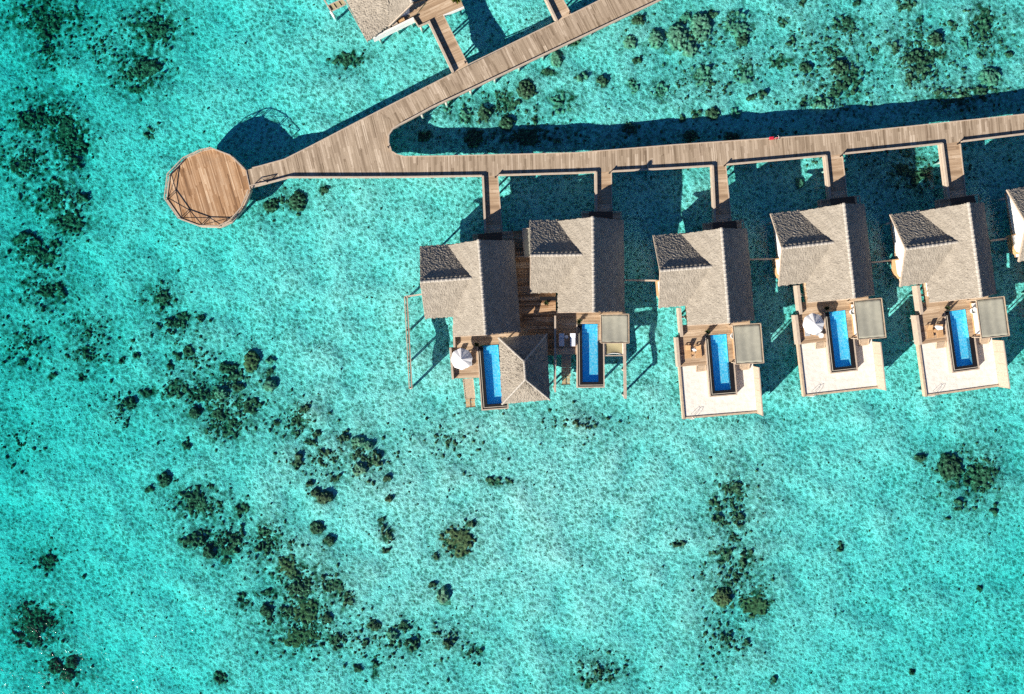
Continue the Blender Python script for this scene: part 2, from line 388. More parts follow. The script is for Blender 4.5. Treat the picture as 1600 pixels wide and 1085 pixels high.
# px, py, rx, ry, form (h = solid head, p = loose patch, l = low small lump), tone, region
CH = 'in the channel between the two boardwalks'
TR = 'in the upper right shallows beyond the boardwalk'
PL = 'beside the round platform'
ML = 'in the reef belt below the round platform'
LM = 'in the belt below the long timber screen'
LL = 'in the lower reef field'
LC = 'near the lower left corner'
SP = 'on the open sand below the villas'
RB = 'below the sand terraces'
UL = 'in the upper left reef'
SH = 'in the shade beside the boardwalk'
CORAL = [
 (822,140,14,16,'h','d',CH),(788,158,21,18,'p','d',CH),(757,178,11,14,'h','d',CH),(730,182,13,12,'p','p',CH),(793,192,13,10,'h','d',CH),
 (836,186,6,6,'l','d',CH),(882,158,22,18,'p','p',CH),(857,113,15,6,'p','d',CH),(870,91,10,14,'h','p',CH),(897,66,15,8,'p','d',CH),
 (1025,61,12,14,'h','p',CH),(1060,58,17,22,'h','p',CH),(1096,42,17,24,'h','p',CH),(1078,76,12,12,'h','p',CH),(1074,26,9,8,'h','p',CH),
 (997,31,10,7,'h','d',CH),(985,66,10,10,'h','p',CH),(1152,38,24,20,'p','p',CH),(1160,60,11,11,'h','d',CH),(1162,112,17,18,'p','p',CH),
 (1097,116,18,19,'p','p',CH),(1033,140,16,16,'p','p',CH),(991,132,9,12,'p','p',CH),(942,127,11,9,'h','d',CH),(997,94,6,5,'l','d',CH),
 (1114,177,10,10,'h','d',CH),(1089,177,7,6,'l','d',CH),(1152,175,8,7,'l','p',CH),(1175,150,5,6,'l','d',CH),(1191,147,6,6,'l','d',CH),
 (1066,185,6,6,'l','d',CH),(1113,20,8,6,'l','d',CH),(910,120,8,6,'l','p',CH),(700,165,7,8,'l','p',CH),
 (1222,33,7,7,'l','d',TR),(1237,64,6,7,'l','d',TR),(1255,4,5,5,'l','d',TR),(1342,3,5,4,'l','d',TR),(1322,40,21,17,'p','d',TR),
 (1220,96,22,10,'p','d',TR),(1260,105,10,9,'h','d',TR),(1312,105,16,12,'h','d',TR),(1326,124,22,22,'p','d',TR),(1305,148,13,9,'p','d',TR),
 (1285,160,15,7,'p','p',TR),(1255,158,6,6,'l','d',TR),(1417,8,15,12,'p','d',TR),(1400,76,6,9,'l','d',TR),(1463,61,13,12,'h','d',TR),
 (1466,86,14,9,'p','d',TR),(1434,103,27,24,'p','d',TR),(1421,125,10,10,'p','d',TR),(1533,30,24,25,'p','d',TR),(1491,39,6,8,'l','d',TR),
 (1548,120,19,15,'h','p',TR),(1468,147,9,8,'p','d',TR),(1505,145,17,9,'p','p',TR),(1540,142,20,7,'p','d',TR),(1578,84,5,5,'l','d',TR),
 (1367,80,4,4,'l','d',TR),(1508,66,8,12,'p','p',TR),(1440,30,5,5,'l','d',TR),
 (545,91,27,12,'p','d','on the pale sand below the uppermost villa'),(423,321,13,10,'h','d',PL),(464,314,15,16,'h','d',PL),(505,297,7,6,'l','d',PL),
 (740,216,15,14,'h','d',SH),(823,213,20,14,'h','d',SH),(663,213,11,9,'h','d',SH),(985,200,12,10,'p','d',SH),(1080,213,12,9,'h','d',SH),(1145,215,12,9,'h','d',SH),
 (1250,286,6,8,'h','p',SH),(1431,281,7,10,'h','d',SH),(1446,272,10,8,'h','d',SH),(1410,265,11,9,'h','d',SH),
 (391,565,14,17,'h','b',ML),(360,588,19,17,'p','d',ML),(348,576,9,9,'h','d',ML),(420,603,12,10,'h','p',ML),(417,584,13,9,'p','d',ML),
 (292,549,9,9,'h','d',ML),(273,556,7,5,'l','d',ML),(420,561,5,6,'l','p',ML),(272,608,22,16,'p','d',ML),(225,615,16,10,'p','d',ML),
 (197,632,9,11,'h','d',ML),(301,647,9,9,'h','d',ML),(344,616,11,8,'h','p',ML),(310,618,20,10,'p','d',ML),(388,635,22,14,'p','d',ML),
 (338,648,9,9,'h','d',ML),(348,672,30,18,'p','d',ML),(370,606,10,7,'h','d',ML),(262,572,7,7,'l','d',ML),(207,556,5,5,'l','d',ML),(185,562,6,8,'l','d',ML),
 (250,470,13,16,'p','d',ML),(268,507,16,8,'p','d',ML),(280,497,9,8,'l','d',ML),(310,497,5,5,'l','d',ML),
 (469,660,13,12,'p','d',LM),(476,640,9,8,'p','d',LM),(560,690,12,8,'h','p',LM),(576,697,8,7,'h','p',LM),(562,734,12,10,'h','p',LM),
 (582,720,13,15,'p','d',LM),(485,692,11,8,'p','d',LM),(507,706,10,5,'p','d',LM),(507,777,13,10,'h','d',LM),(493,770,7,7,'h','d',LM),
 (523,749,11,7,'p','d',LM),(466,720,10,14,'p','d',LM),(608,778,5,5,'l','d',LM),(778,753,24,6,'p','d',SP),(495,680,7,6,'l','d',LM),(605,746,7,5,'l','d',LM),
 (482,755,5,5,'l','d',LM),(431,663,4,4,'l','d',LM),(538,685,7,5,'l','d',LM),
 (252,752,11,12,'h','d',LL),(120,590,5,7,'l','d',UL),(72,588,5,7,'l','d',UL),(287,700,6,9,'l','d',LL),(228,767,6,5,'l','d',LL),
 (302,785,29,22,'p','d',LL),(375,800,13,14,'p','d',LL),(296,846,22,13,'p','d',LL),(323,865,10,10,'h','d',LL),(363,846,18,21,'p','d',LL),
 (347,879,9,7,'l','d',LL),(376,940,13,14,'p','d',LL),(38,985,34,36,'p','d',LC),(75,1050,12,13,'h','d',LC),(95,1064,11,11,'h','d',LC),
 (102,1043,10,11,'h','d',LC),(62,885,14,14,'p','d',LC),(342,1063,12,12,'p','d',LL),(410,835,14,10,'p','d',LL),(410,858,14,10,'p','d',LL),
 (452,883,19,17,'p','b',LL),(467,918,20,18,'p','d',LL),(478,956,25,23,'p','b',LL),(445,960,14,13,'p','d',LL),(467,998,34,17,'p','b',LL),
 (522,913,20,18,'p','d',LL),(543,936,13,16,'p','d',LL),(412,930,14,8,'p','d',LL),(415,957,11,10,'h','d',LL),(420,975,7,8,'l','d',LL),
 (512,966,8,9,'h','d',LL),(525,1003,9,14,'p','d',LL),(585,978,11,8,'h','d',LL),(632,978,14,8,'p','d',LL),(612,993,10,8,'h','p',LL),
 (572,1006,7,6,'l','d',LL),(643,1013,11,9,'p','d',LL),(587,1048,9,14,'p','d',LL),(557,1046,7,7,'l','d',LL),(716,846,28,25,'p','b',SP),
 (733,818,12,6,'p','d',SP),(692,930,9,13,'h','p',SP),(677,915,5,7,'l','d',SP),(702,1003,9,9,'p','d',SP),(738,1020,14,10,'p','d',SP),
 (495,826,12,10,'h','d',LL),(514,846,9,8,'h','d',LL),(605,834,11,12,'p','d',SP),(603,860,6,5,'l','d',SP),(681,870,6,4,'l','d',SP),(596,815,9,6,'l','d',SP),
 (1147,762,24,12,'p','d',RB),(1122,810,9,9,'p','d',RB),(1155,812,10,10,'p','d',RB),(1127,868,19,14,'p','d',RB),(1168,872,12,15,'p','d',RB),
 (1130,934,15,16,'h','b',RB),(1183,941,25,26,'p','b',RB),(1135,998,9,7,'p','d',RB),(1167,1006,4,4,'l','d',RB),(918,1068,11,12,'p','d',RB),
 (955,1063,11,6,'p','d',RB),(1488,731,20,22,'h','d',RB),(1537,742,27,30,'p','d',RB),(1500,790,9,9,'p','d',RB),(1557,800,6,7,'l','d',RB),
 (1440,717,9,6,'l','d',RB),(1536,922,3,4,'l','d',RB),(1430,1054,3,3,'l','d',RB),(1208,1066,5,7,'l','d',RB),(1060,850,9,7,'p','d',RB),(1145,842,9,9,'l','d',RB),
 (1118,785,8,6,'l','d',RB),(1314,855,5,7,'l','d',RB),(1498,745,10,14,'p','d',RB),
 (62,40,18,25,'p','d',UL),(92,192,24,20,'p','d',UL),(102,222,22,22,'p','d',UL),(35,185,24,20,'p','d',UL),(240,40,22,20,'p','d',UL),
 (225,105,24,20,'p','d',UL),(75,290,18,14,'p','d',UL),(115,310,14,14,'p','d',UL),(100,345,24,16,'p','d',UL),(25,375,20,14,'p','d',UL),
 (62,400,24,18,'p','d',UL),(75,455,20,14,'p','d',UL),(105,255,16,14,'p','d',UL),(205,135,14,10,'p','d',UL),(228,205,8,10,'l','d',UL),
 (75,380,9,7,'l','d',UL),(88,310,7,7,'l','d',UL),(125,550,12,10,'p','d',UL),(25,568,5,5,'l','d',UL),(20,255,18,14,'p','d',UL),
]
# ------------------------------------------------------------------ sea bed
ALG = [  # dark algae and rubble fields: px, py, rx, ry, weight
    (60, 20, 90, 45, .9), (65, 75, 45, 45, .7), (235, 35, 60, 55, .8), (210, 110, 70, 55, .75), (150, 60, 80, 60, .35),
    (60, 180, 70, 60, .75), (100, 215, 50, 50, .95), (30, 250, 60, 50, .7), (75, 305, 70, 50, .8), (100, 345, 55, 35, .7),
    (40, 390, 60, 40, .7), (60, 455, 70, 45, .65), (30, 540, 60, 60, .5), (130, 520, 60, 50, .5), (130, 560, 60, 40, .5),
    (245, 470, 45, 45, .6), (275, 510, 60, 35, .5), (330, 620, 110, 65, .6), (300, 560, 80, 40, .35), (360, 660, 70, 45, .6),
    (460, 660, 60, 55, .5), (560, 710, 70, 60, .45), (500, 720, 60, 60, .4), (310, 790, 70, 45, .65), (340, 850, 70, 50, .65),
    (470, 920, 90, 70, .7), (420, 850, 50, 60, .6), (470, 990, 90, 50, .65), (530, 1000, 110, 60, .3), (45, 980, 60, 55, .85),
    (90, 1050, 60, 40, .6), (65, 880, 50, 40, .4), (610, 1000, 90, 50, .35), (700, 1000, 80, 60, .3), (1145, 790, 60, 90, .5),
    (1150, 900, 70, 80, .55), (1520, 750, 70, 70, .6), (1130, 1000, 80, 60, .35), (940, 1050, 70, 40, .5), (780, 170, 110, 40, .5),
    (1080, 60, 110, 60, .45), (1110, 130, 100, 60, .3), (1300, 80, 120, 80, .45), (1440, 80, 110, 80, .5), (1540, 60, 70, 60, .5),
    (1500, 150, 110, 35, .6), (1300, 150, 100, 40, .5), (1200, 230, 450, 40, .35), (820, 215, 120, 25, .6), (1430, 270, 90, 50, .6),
    (545, 92, 40, 22, .5), (20, 700, 60, 60, .2), (180, 640, 60, 50, .3), (700, 690, 80, 60, .25), (900, 660, 120, 40, .25), (440, 315, 60, 35, .4),
]
def spec_noise(n, m, cell, lo, hi, seed):
    """band-limited noise on an n x m grid (wavelengths lo..hi metres)"""
    r = np.random.default_rng(seed)
    f = np.fft.rfft2(r.standard_normal((n, m)))
    ky = np.fft.fftfreq(n, cell)[:, None]; kx = np.fft.rfftfreq(m, cell)[None, :]
    k = np.sqrt(kx * kx + ky * ky)
    f *= np.exp(-(k * lo) ** 2 * .5) * (1 - np.exp(-(k * hi) ** 2 * .5))
    g = np.fft.irfft2(f, s=(n, m)); g /= g.std()
    return g

CELL = .25
GX0, GX1, GY0, GY1 = -92.0, 92.0, -68.0, 60.0
gnx = int((GX1 - GX0) / CELL) + 1; gny = int((GY1 - GY0) / CELL) + 1
gx = np.linspace(GX0, GX1, gnx); gy = np.linspace(GY0, GY1, gny)
XX, YY = np.meshgrid(gx, gy)
BED = -1.95
zz = np.full_like(XX, BED)
zz += spec_noise(gny, gnx, CELL, 8, 40, 1) * .12
zz += .5 * np.exp(-((XX + 3) / 42) ** 2 - ((YY + 30) / 24) ** 2)
# the lagoon floor falls away to the far sides
zz -= 1.6 * np.clip((-XX - 28) / 48, 0, 1) + .35 * np.clip((YY - 18) / 26, 0, 1) * np.clip((-XX - 10) / 40, 0, 1) + .75 * np.clip((XX - 36) / 40, 0, 1) * np.clip((-YY - 5) / 40, 0, 1) + .25 * np.clip((-YY - 30) / 30, 0, 1) 
ridg = np.abs(spec_noise(gny, gnx, CELL, .28, 1.1, 2)); rid2 = spec_noise(gny, gnx, CELL, .5, 2.0, 3)
zz += (.9 - ridg) * .05 + rid2 * .018
ALGK = (H - (BED - ZD)) / H / S
alg = np.zeros_like(XX)
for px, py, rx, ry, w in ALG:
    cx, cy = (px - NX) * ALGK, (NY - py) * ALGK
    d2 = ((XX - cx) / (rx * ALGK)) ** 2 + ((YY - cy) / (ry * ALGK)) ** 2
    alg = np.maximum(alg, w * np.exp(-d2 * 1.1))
for px, py, rx, ry, *_ in CORAL:
    cx, cy = (px - NX) * ALGK, (NY - py) * ALGK
    i0, i1 = np.searchsorted(gx, (cx - 6, cx + 6)); j0, j1 = np.searchsorted(gy, (cy - 6, cy + 6))
    d2 = ((XX[j0:j1, i0:i1] - cx) / (rx * ALGK * 1.25)) ** 2 + ((YY[j0:j1, i0:i1] - cy) / (ry * ALGK * 1.25)) ** 2
    alg[j0:j1, i0:i1] = np.maximum(alg[j0:j1, i0:i1], .95 * np.exp(-d2 * 1.2))
alg *= np.clip(.75 + .45 * spec_noise(gny, gnx, CELL, 1.2, 6, 5), 0, 1.6)
zz += np.clip(alg, 0, 1) * np.clip(spec_noise(gny, gnx, CELL, .3, 1.0, 6), 0, 3) * .10
def bed_z(x, y):
    i = min(gnx - 1, max(0, int(round((x - GX0) / CELL)))); j = min(gny - 1, max(0, int(round((y - GY0) / CELL))))
    return float(zz[j, i])
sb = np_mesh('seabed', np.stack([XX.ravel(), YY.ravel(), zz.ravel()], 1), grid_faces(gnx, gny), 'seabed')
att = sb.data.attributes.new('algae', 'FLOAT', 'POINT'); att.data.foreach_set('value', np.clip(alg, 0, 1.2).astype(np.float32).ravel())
sb['kind'] = 'structure'
R = 900
far = MB()
far.add([(-R, -R, -3.6), (R, -R, -3.6), (R, GY0, -3.6), (-R, GY0, -3.6)], [(0, 1, 2, 3)])
far.add([(-R, GY1, -3.6), (R, GY1, -3.6), (R, R, -3.6), (-R, R, -3.6)], [(0, 1, 2, 3)])
far.add([(-R, GY0, -3.6), (GX0, GY0, -3.6), (GX0, GY1, -3.6), (-R, GY1, -3.6)], [(0, 1, 2, 3)])
far.add([(GX1, GY0, -3.6), (R, GY0, -3.6), (R, GY1, -3.6), (GX1, GY1, -3.6)], [(0, 1, 2, 3)])
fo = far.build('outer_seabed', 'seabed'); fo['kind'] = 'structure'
wt = MB().box(-R, R, -R, R, -8, 0).build('water', 'water'); wt['kind'] = 'structure'

# ------------------------------------------------------------------ corals
CK = (H - (BED + .4 - ZD)) / H / S
def cat_(px, py): return ((px - NX) * CK, (NY - py) * CK)
TONE = {'d': 'coral_dark', 'b': 'coral_brown', 'p': 'coral_pale'}
TW = {'d': 'dark olive', 'b': 'brown', 'p': 'pale green'}
def coral_mesh(name, rx, ry, form, mat, seed, parent_xy):
    r = np.random.default_rng(seed)
    ax, ay = rx * CK, ry * CK
    c = .13 if max(ax, ay) < 1.6 else .16
    mx, my = ax + .35, ay + .35
    nx, ny = int(2 * mx / c) + 2, int(2 * my / c) + 2
    x = np.linspace(-mx, mx, nx); y = np.linspace(-my, my, ny)
    X, Y = np.meshgrid(x, y)
    h = np.full_like(X, -.35)
    if form == 'h':
        top = .22 + .17 * min(ax, ay)
        ang = np.arctan2(Y / ay, X / ax)
        wob = 1 + .15 * np.sin(2 * ang + r.uniform(0, 6)) + .16 * np.sin(3 * ang + r.uniform(0, 6)) + .10 * np.sin(5 * ang + r.uniform(0, 6))
        d = np.sqrt((X / ax) ** 2 + (Y / ay) ** 2) / wob / .86
        dome = top * np.sqrt(np.clip(1 - d ** 2.2, 0, 1)) - .24
        h = np.maximum(h, np.where(d < 1, dome, -.35))
        nl = int(16 + 26 * ax * ay)
        for _ in range(nl):
            a = r.uniform(0, 2 * math.pi); q = math.sqrt(r.uniform(0, 1)) * 1.0
            lx, ly = q * ax * math.cos(a) * .92, q * ay * math.sin(a) * .92
            lr = r.uniform(.13, .32)
            b = top * math.sqrt(max(0, 1 - min(1, q) ** 2.2)) * r.uniform(.75, 1.0)
            dd = np.sqrt((X - lx) ** 2 + (Y - ly) ** 2) / lr
            h = np.maximum(h, np.where(dd < 1, b + lr * .95 * np.sqrt(np.clip(1 - dd * dd, 0, 1)) - .08, -.35))
    else:
        area = math.pi * ax * ay
        nl = max(6, int(area * ((13 if mat == 'coral_brown' else 6.5) if form == 'p' else 6)))
        k = max(2, int(area / 3) + 1)
        cen = [(r.uniform(-.6, .6) * ax, r.uniform(-.6, .6) * ay) for _ in range(k)]
        for i in range(nl):
            if r.uniform() < .6 and form == 'p':
                c0 = cen[r.integers(k)]; lx = c0[0] + r.normal() * ax * .22; ly = c0[1] + r.normal() * ay * .22
            else:
                a = r.uniform(0, 2 * math.pi); q = math.sqrt(r.uniform(0, 1))
                lx, ly = q * ax * math.cos(a), q * ay * math.sin(a)
            lr = r.uniform(.11, .36) if form == 'p' else r.uniform(.2, .42)
            sx = r.uniform(.7, 1.4); t = r.uniform(0, math.pi)
            u = ((X - lx) * math.cos(t) + (Y - ly) * math.sin(t)) / lr / sx; v = (-(X - lx) * math.sin(t) + (Y - ly) * math.cos(t)) / lr * sx
            dd = np.sqrt(u * u + v * v)
            b = r.uniform(.25, 1.0) * lr * 1.2
            h = np.maximum(h, np.where(dd < 1, b * np.sqrt(np.clip(1 - dd * dd, 0, 1)), -.35))
    h += np.where(h > -.3, r.normal(0, .06, h.shape), 0)
    X = X + r.normal(0, c * .12, X.shape); Y = Y + r.normal(0, c * .12, Y.shape)
    return np_mesh(name, np.stack([X.ravel(), Y.ravel(), h.ravel()], 1), grid_faces(nx, ny), mat, None, True)

ORD = ['', 'second ', 'third ', 'fourth ', 'fifth ', 'sixth ', 'seventh ', 'eighth ', 'ninth ', 'tenth ', 'eleventh ', 'twelfth ']
def size_word(rx, ry):
    a = rx * ry
    return 'big' if a >= 400 else ('broad' if a >= 200 else ('middling' if a >= 95 else 'small'))
classes = {}
for i, e in enumerate(CORAL):
    px, py, rx, ry, form, tone, reg = e
    fw = 'coral mound' if form == 'h' else ('coral patch' if form == 'p' else 'coral lump')
    classes.setdefault((size_word(rx, ry), TW[tone], fw, reg), []).append(i)
coral_label = {}
for (sw, tw, fw, reg), ids in classes.items():
    ids.sort(key=lambda i: CORAL[i][0])
    for k, i in enumerate(ids):
        if len(ids) == 1: coral_label[i] = f'{sw} {tw} {fw} {reg}'
        elif k < len(ORD): coral_label[i] = f'{sw} {tw} {fw}, {ORD[k]}from left {reg}' if k else f'{sw} {tw} {fw}, leftmost {reg}'
        else: coral_label[i] = f'{sw} {tw} {fw}, {k + 1}th from left {reg}'
for i, (px, py, rx, ry, form, tone, reg) in enumerate(CORAL):
    x, y = cat_(px, py)
    o = coral_mesh('coral_patch' if form == 'p' else ('coral_mound' if form == 'h' else 'coral_lump'), rx, ry, form, TONE[tone], 100 + i, (x, y))
    o.location = (x, y, bed_z(x, y) - .02)
    o['label'] = coral_label[i]; o['category'] = 'coral'
    o['group'] = 'coral colonies on the lagoon floor'

# loose rubble between the colonies: nobody could count it
rv, rf = [], []
def rubble(x, y, r):
    z = bed_z(x, y) - .04
    o = len(rv); a0 = random.uniform(0, 6.28)
    sx = random.uniform(.7, 1.3)
    for ring, (rr, hh) in enumerate(((1, 0), (.72, .55))):
        for k in range(7):
            a = a0 + k * 2 * math.pi / 7
            q = r * rr * random.uniform(.75, 1.2)
            rv.append((x + q * sx * math.cos(a), y + q / sx * math.sin(a), z + hh * r * random.uniform(.7, 1.2)))
    rv.append((x, y, z + r * .8))
    for k in range(7):
        k2 = (k + 1) % 7
        rf.append((o + k, o + k2, o + 7 + k2, o + 7 + k))
        rf.append((o + 7 + k, o + 7 + k2, o + 14, o + 14))
for px, py, rx, ry, w in ALG:
    n = int(rx * ry * math.pi * w * .0230)
    for _ in range(n):
        a = random.uniform(0, 6.28); q = abs(random.gauss(0, .5))
        x, y = cat_(px + rx * q * math.cos(a), py + ry * q * math.sin(a))
        rubble(x, y, random.choice((.09, .13, .17, .22, .3)) * random.uniform(.8, 1.2))
for _ in range(1200):
    x, y = cat_(random.uniform(-20, 1620), random.uniform(-20, 1100))
    rubble(x, y, random.uniform(.08, .2))
me = bpy.data.meshes.new('coral_rubble')
me.from_pydata(rv, [], [f if f[2] != f[3] else f[:3] for f in rf]); me.update()
me.materials.append(M['coral_dark'])
me.polygons.foreach_set('use_smooth', [True] * len(me.polygons))
ro = bpy.data.objects.new('coral_rubble', me); COL.objects.link(ro); ro['kind'] = 'stuff'

# ------------------------------------------------------------------ villas
F1 = Frame(761.1, 521.3, 4.2); F2 = Frame(920.8, 487.6, .6); F3 = Frame(1120.8, 503.8, 4.67)
F4 = Frame(1305.7, 467.0, 6.46); F5 = Frame(1493.0, 465.8, 7.8); F6 = Frame(1676, 425, 9.2)
HE, RISE = 1.9, 4.6
UL_, UR_ = -4.8, 5.0
GU, GV0, GV1, GVR, GRISE = -8.75, 2.85, 13.5, 8.15, 3.1
VTOP = 13.35

def thatch_sheet(mb, P, nu, nv, jit, thick=.38, seed=0):
    """thick shaggy sheet over the bilinear patch P = (p00, p10, p11, p01); jittered like laid palm"""
    r = random.Random(seed)
    p00, p10, p11, p01 = [Vector(p) for p in P]
    nrm = (p10 - p00).cross(p01 - p00).normalized()
    if nrm.z < 0: nrm = -nrm
    vs = []
    for j in range(nv + 1):
        t = j / nv
        for i in range(nu + 1):
            s_ = i / nu
            p = p00 * (1 - s_) * (1 - t) + p10 * s_ * (1 - t) + p11 * s_ * t + p01 * (1 - s_) * t
            e = (i in (0, nu)) or (j in (0, nv))
            p = p + nrm * r.gauss(0, jit)
            if e: p = p + Vector((r.uniform(-.06, .06), r.uniform(-.06, .06), r.uniform(-.05, .03)))
            vs.append(p)
    W = nu + 1
    fs = [(j * W + i, j * W + i + 1, (j + 1) * W + i + 1, (j + 1) * W + i) for j in range(nv) for i in range(nu)]
    # rim: drop the border by the thatch thickness
    border = [i for i in range(nu)] + [j * W + nu for j in range(nv)] + [nv * W + i for i in range(nu, 0, -1)] + [j * W for j in range(nv, 0, -1)]
    o = len(vs)
    for b in border:
        vs.append(vs[b] + Vector((r.uniform(-.05, .05), r.uniform(-.05, .05), -thick * r.uniform(.75, 1.15))))
    nb = len(border)
    fs += [(border[k], border[(k + 1) % nb], o + (k + 1) % nb, o + k) for k in range(nb)]
    fs.append(tuple(o + k for k in range(nb))[::-1])
    mb.add(vs, fs)

def ridge_cap(base, p, q, r0=.2, step=.62, seed=1):
    """rolled thatch ridge with a scalloped row of ties"""
    rr = random.Random(seed)
    p, q = Vector(p), Vector(q); n = max(2, int((q - p).length / .15))
    pts = [p.lerp(q, i / n) + Vector((rr.uniform(-.015, .015), rr.uniform(-.015, .015), rr.uniform(-.02, .02))) for i in range(n + 1)]
    rad_ = [r0 * (1 + .22 * (1 if (i * .15) % step < .2 else 0) + rr.uniform(-.05, .05)) for i in range(n + 1)]
    return MB(base).tube(pts, rad_, 9)

def scallops(base, p, q, side, drop, step=.62):
    """row of thick tied tufts below the ridge on one slope, one continuous wavy strip"""
    m = MB(base); p, q = Vector(p), Vector(q); n = int((q - p).length / step) * 6
    side = Vector(side); up = side.cross((q - p).normalized())
    if up.z < 0: up = -up
    vs = []; fs = []
    for i in range(n + 1):
        c = p.lerp(q, i / n); b = abs(math.sin(math.pi * i / 6))
        for t, hh in ((0, .06), (.45, .10 + .10 * b), (.85, .06 + .10 * b), (1.0, -.06)):
            vs.append(c + side * drop * t * (.55 + .45 * b) + up * hh)
    for i in range(n):
        for k in range(3): fs.append((i * 4 + k, i * 4 + k + 1, (i + 1) * 4 + k + 1, (i + 1) * 4 + k))
    return m.add(vs, fs)

def make_villa(frame, label):
    base = (0, 0, ZD)
    t = thing('overwater_villa', label, 'villa', frame, base, 'thatched villas on stilts')
    z0 = ZD + HE
    roof = MB(base)
    kx, kz = .12, .022
    thatch_sheet(roof, ((UL_, 0, z0), (0, 0, z0 + RISE), (0, VTOP, z0 + RISE), (UL_, VTOP, z0)), 46, 104, kz, seed=1)
    thatch_sheet(roof, ((UR_, 0, z0), (0, 0, z0 + RISE), (0, VTOP, z0 + RISE), (UR_, VTOP, z0)), 48, 104, kz, seed=2)
    gi = -4.0 + GRISE / RISE * 4.8 - .2
    thatch_sheet(roof, ((GU, GV0, z0), (-1.45, GV0, z0), (-1.45, GVR, z0 + GRISE), (GU, GVR, z0 + GRISE)), 54, 46, kz, seed=3)
    thatch_sheet(roof, ((GU, GV1, z0), (-1.45, GV1, z0), (-1.45, GVR, z0 + GRISE), (GU, GVR, z0 + GRISE)), 54, 46, kz, seed=4)
    ro_ = roof.build('roof', 'thatch', t)
    ridge_cap(base, (0, -.05, z0 + RISE + .02), (0, VTOP + .05, z0 + RISE + .02), .22, seed=3).build('ridge_cap', 'ridge', ro_)
    ridge_cap(base, (GU - .05, GVR, z0 + GRISE + .02), (-1.45, GVR, z0 + GRISE + .02), .2, seed=5).build('ridge_cap', 'ridge', ro_)
    sl = Vector((0, GV1 - GVR, -GRISE)).normalized()
    scallops(base, (GU + .2, GVR + .12, z0 + GRISE - .02), (-2.0, GVR + .12, z0 + GRISE - .02), sl, .5).build('ridge_trim', 'thatch', ro_)
    # verge boards
    for (a, b) in (((GU - .06, GV0, z0 - .25), (GU - .06, GVR, z0 + GRISE - .22)), ((GU - .06, GVR, z0 + GRISE - .22), (GU - .06, GV1, z0 - .25))):
        MB(base).bar(a, b, .07, .3).build('verge_board', 'pale', ro_)
    for (a, b) in (((UL_, -.07, z0 - .25), (0, -.07, z0 + RISE - .22)), ((0, -.07, z0 + RISE - .22), (UR_, -.07, z0 - .25))):
        MB(base).bar(a, b, .07, .3).build('verge_board', 'pale', ro_)
    # walls: main room and side wing, with gabled ends
    def gable_x(x0, x1, y0, y1, yr, zr):
        m = MB(base); zb = ZD; ze = z0 - .1
        m.add([(x0, y0, zb), (x1, y0, zb), (x1, y1, zb), (x0, y1, zb), (x0, y0, ze), (x1, y0, ze), (x1, y1, ze), (x0, y1, ze), (x0, yr, zr), (x1, yr, zr)],
              [(3, 2, 1, 0), (0, 1, 5, 4), (2, 3, 7, 6), (0, 4, 8, 7, 3), (1, 2, 6, 9, 5), (4, 5, 9, 8), (7, 8, 9, 6)])
        return m
    def gable_y(x0, x1, y0, y1, xr, zr):
        m = MB(base); zb = ZD; ze = z0 + .05
        m.add([(x0, y0, zb), (x1, y0, zb), (x1, y1, zb), (x0, y1, zb), (x0, y0, ze), (x1, y0, ze), (x1, y1, ze), (x0, y1, ze), (xr, y0, zr), (xr, y1, zr)],
              [(3, 2, 1, 0), (1, 2, 6, 5), (3, 0, 4, 7), (0, 1, 5, 8, 4), (2, 3, 7, 9, 6), (4, 8, 9, 7), (5, 6, 9, 8)])
        return m
    gable_y(-4.1, 4.3, .8, 12.7, 0, z0 + RISE - .75).build('wall', 'white', t)
    gable_x(-7.9, -4.09, 3.5, 12.95, GVR, z0 + GRISE - .5).build('wall', 'white', t)
    # front glass doors, side windows, entrance door
    for u in (-2.9, -1.0, .9, 2.8):
        w = MB(base).box(u - .85, u + .85, .74, .83, ZD + .05, ZD + 2.15).build('sliding_door', 'glass', t)
        f = MB(base)
        f.box(u - .93, u - .85, .70, .84, ZD, ZD + 2.25).box(u + .85, u + .93, .70, .84, ZD, ZD + 2.25).box(u - .85, u + .85, .70, .84, ZD + 2.16, ZD + 2.25)
        f.build('frame', 'teak', w)
    d = MB(base).box(.4, 1.5, 12.68, 12.76, ZD + .02, ZD + 2.1).build('door', 'teak', t)
    MB(base).tube([(1.35, 12.82, ZD + .95), (1.35, 12.82, ZD + 1.25)], .025, 8).build('handle', 'steel', d)
    # projecting bath bay on the wing's side
    b = MB(base).prism([(-7.91, 3.9), (-7.91, 6.9), (-8.6, 6.9), (-8.6, 4.7), (-8.3, 4.1)], ZD - .5, ZD + .75).build('bath_bay', 'teak', t)
    MB(base).prism([(-7.95, 4.15), (-7.95, 6.72), (-8.48, 6.72), (-8.48, 4.8), (-8.24, 4.3)], ZD + .72, ZD + .80).build('bathtub', 'white', b)
    # floor deck, entrance porch
    fl = MB(base)
    fl.prism([(-4.5, .0), (5.0, .0), (5.0, 13.2), (-7.95, 13.2), (-7.95, 3.45), (-4.5, 3.45)], ZD - .35, ZD - .012)
    fl.build('floor_deck', mat_planks('tan', 0), t)
    MB(base).box(-1.0, 4.8, 13.2, 14.75, ZD - .3, ZD).build('porch', mat_planks('grey', 0), t)
    for u, a_, b_ in ((-1.0, -.95, .35), (4.8, 3.0, 4.75)):
        pr = MB(base)
        pr.box(u - .05, u + .05, 13.25, 14.8, ZD + .95, ZD + 1.05); pr.box(u - .05, u + .05, 14.7, 14.8, ZD, ZD + .95); pr.box(u - .05, u + .05, 13.25, 13.35, ZD, ZD + .95)
        pr.box(a_, b_, 14.7, 14.8, ZD + .95, ZD + 1.05)
        pr.build('porch_railing', 'rail', t)
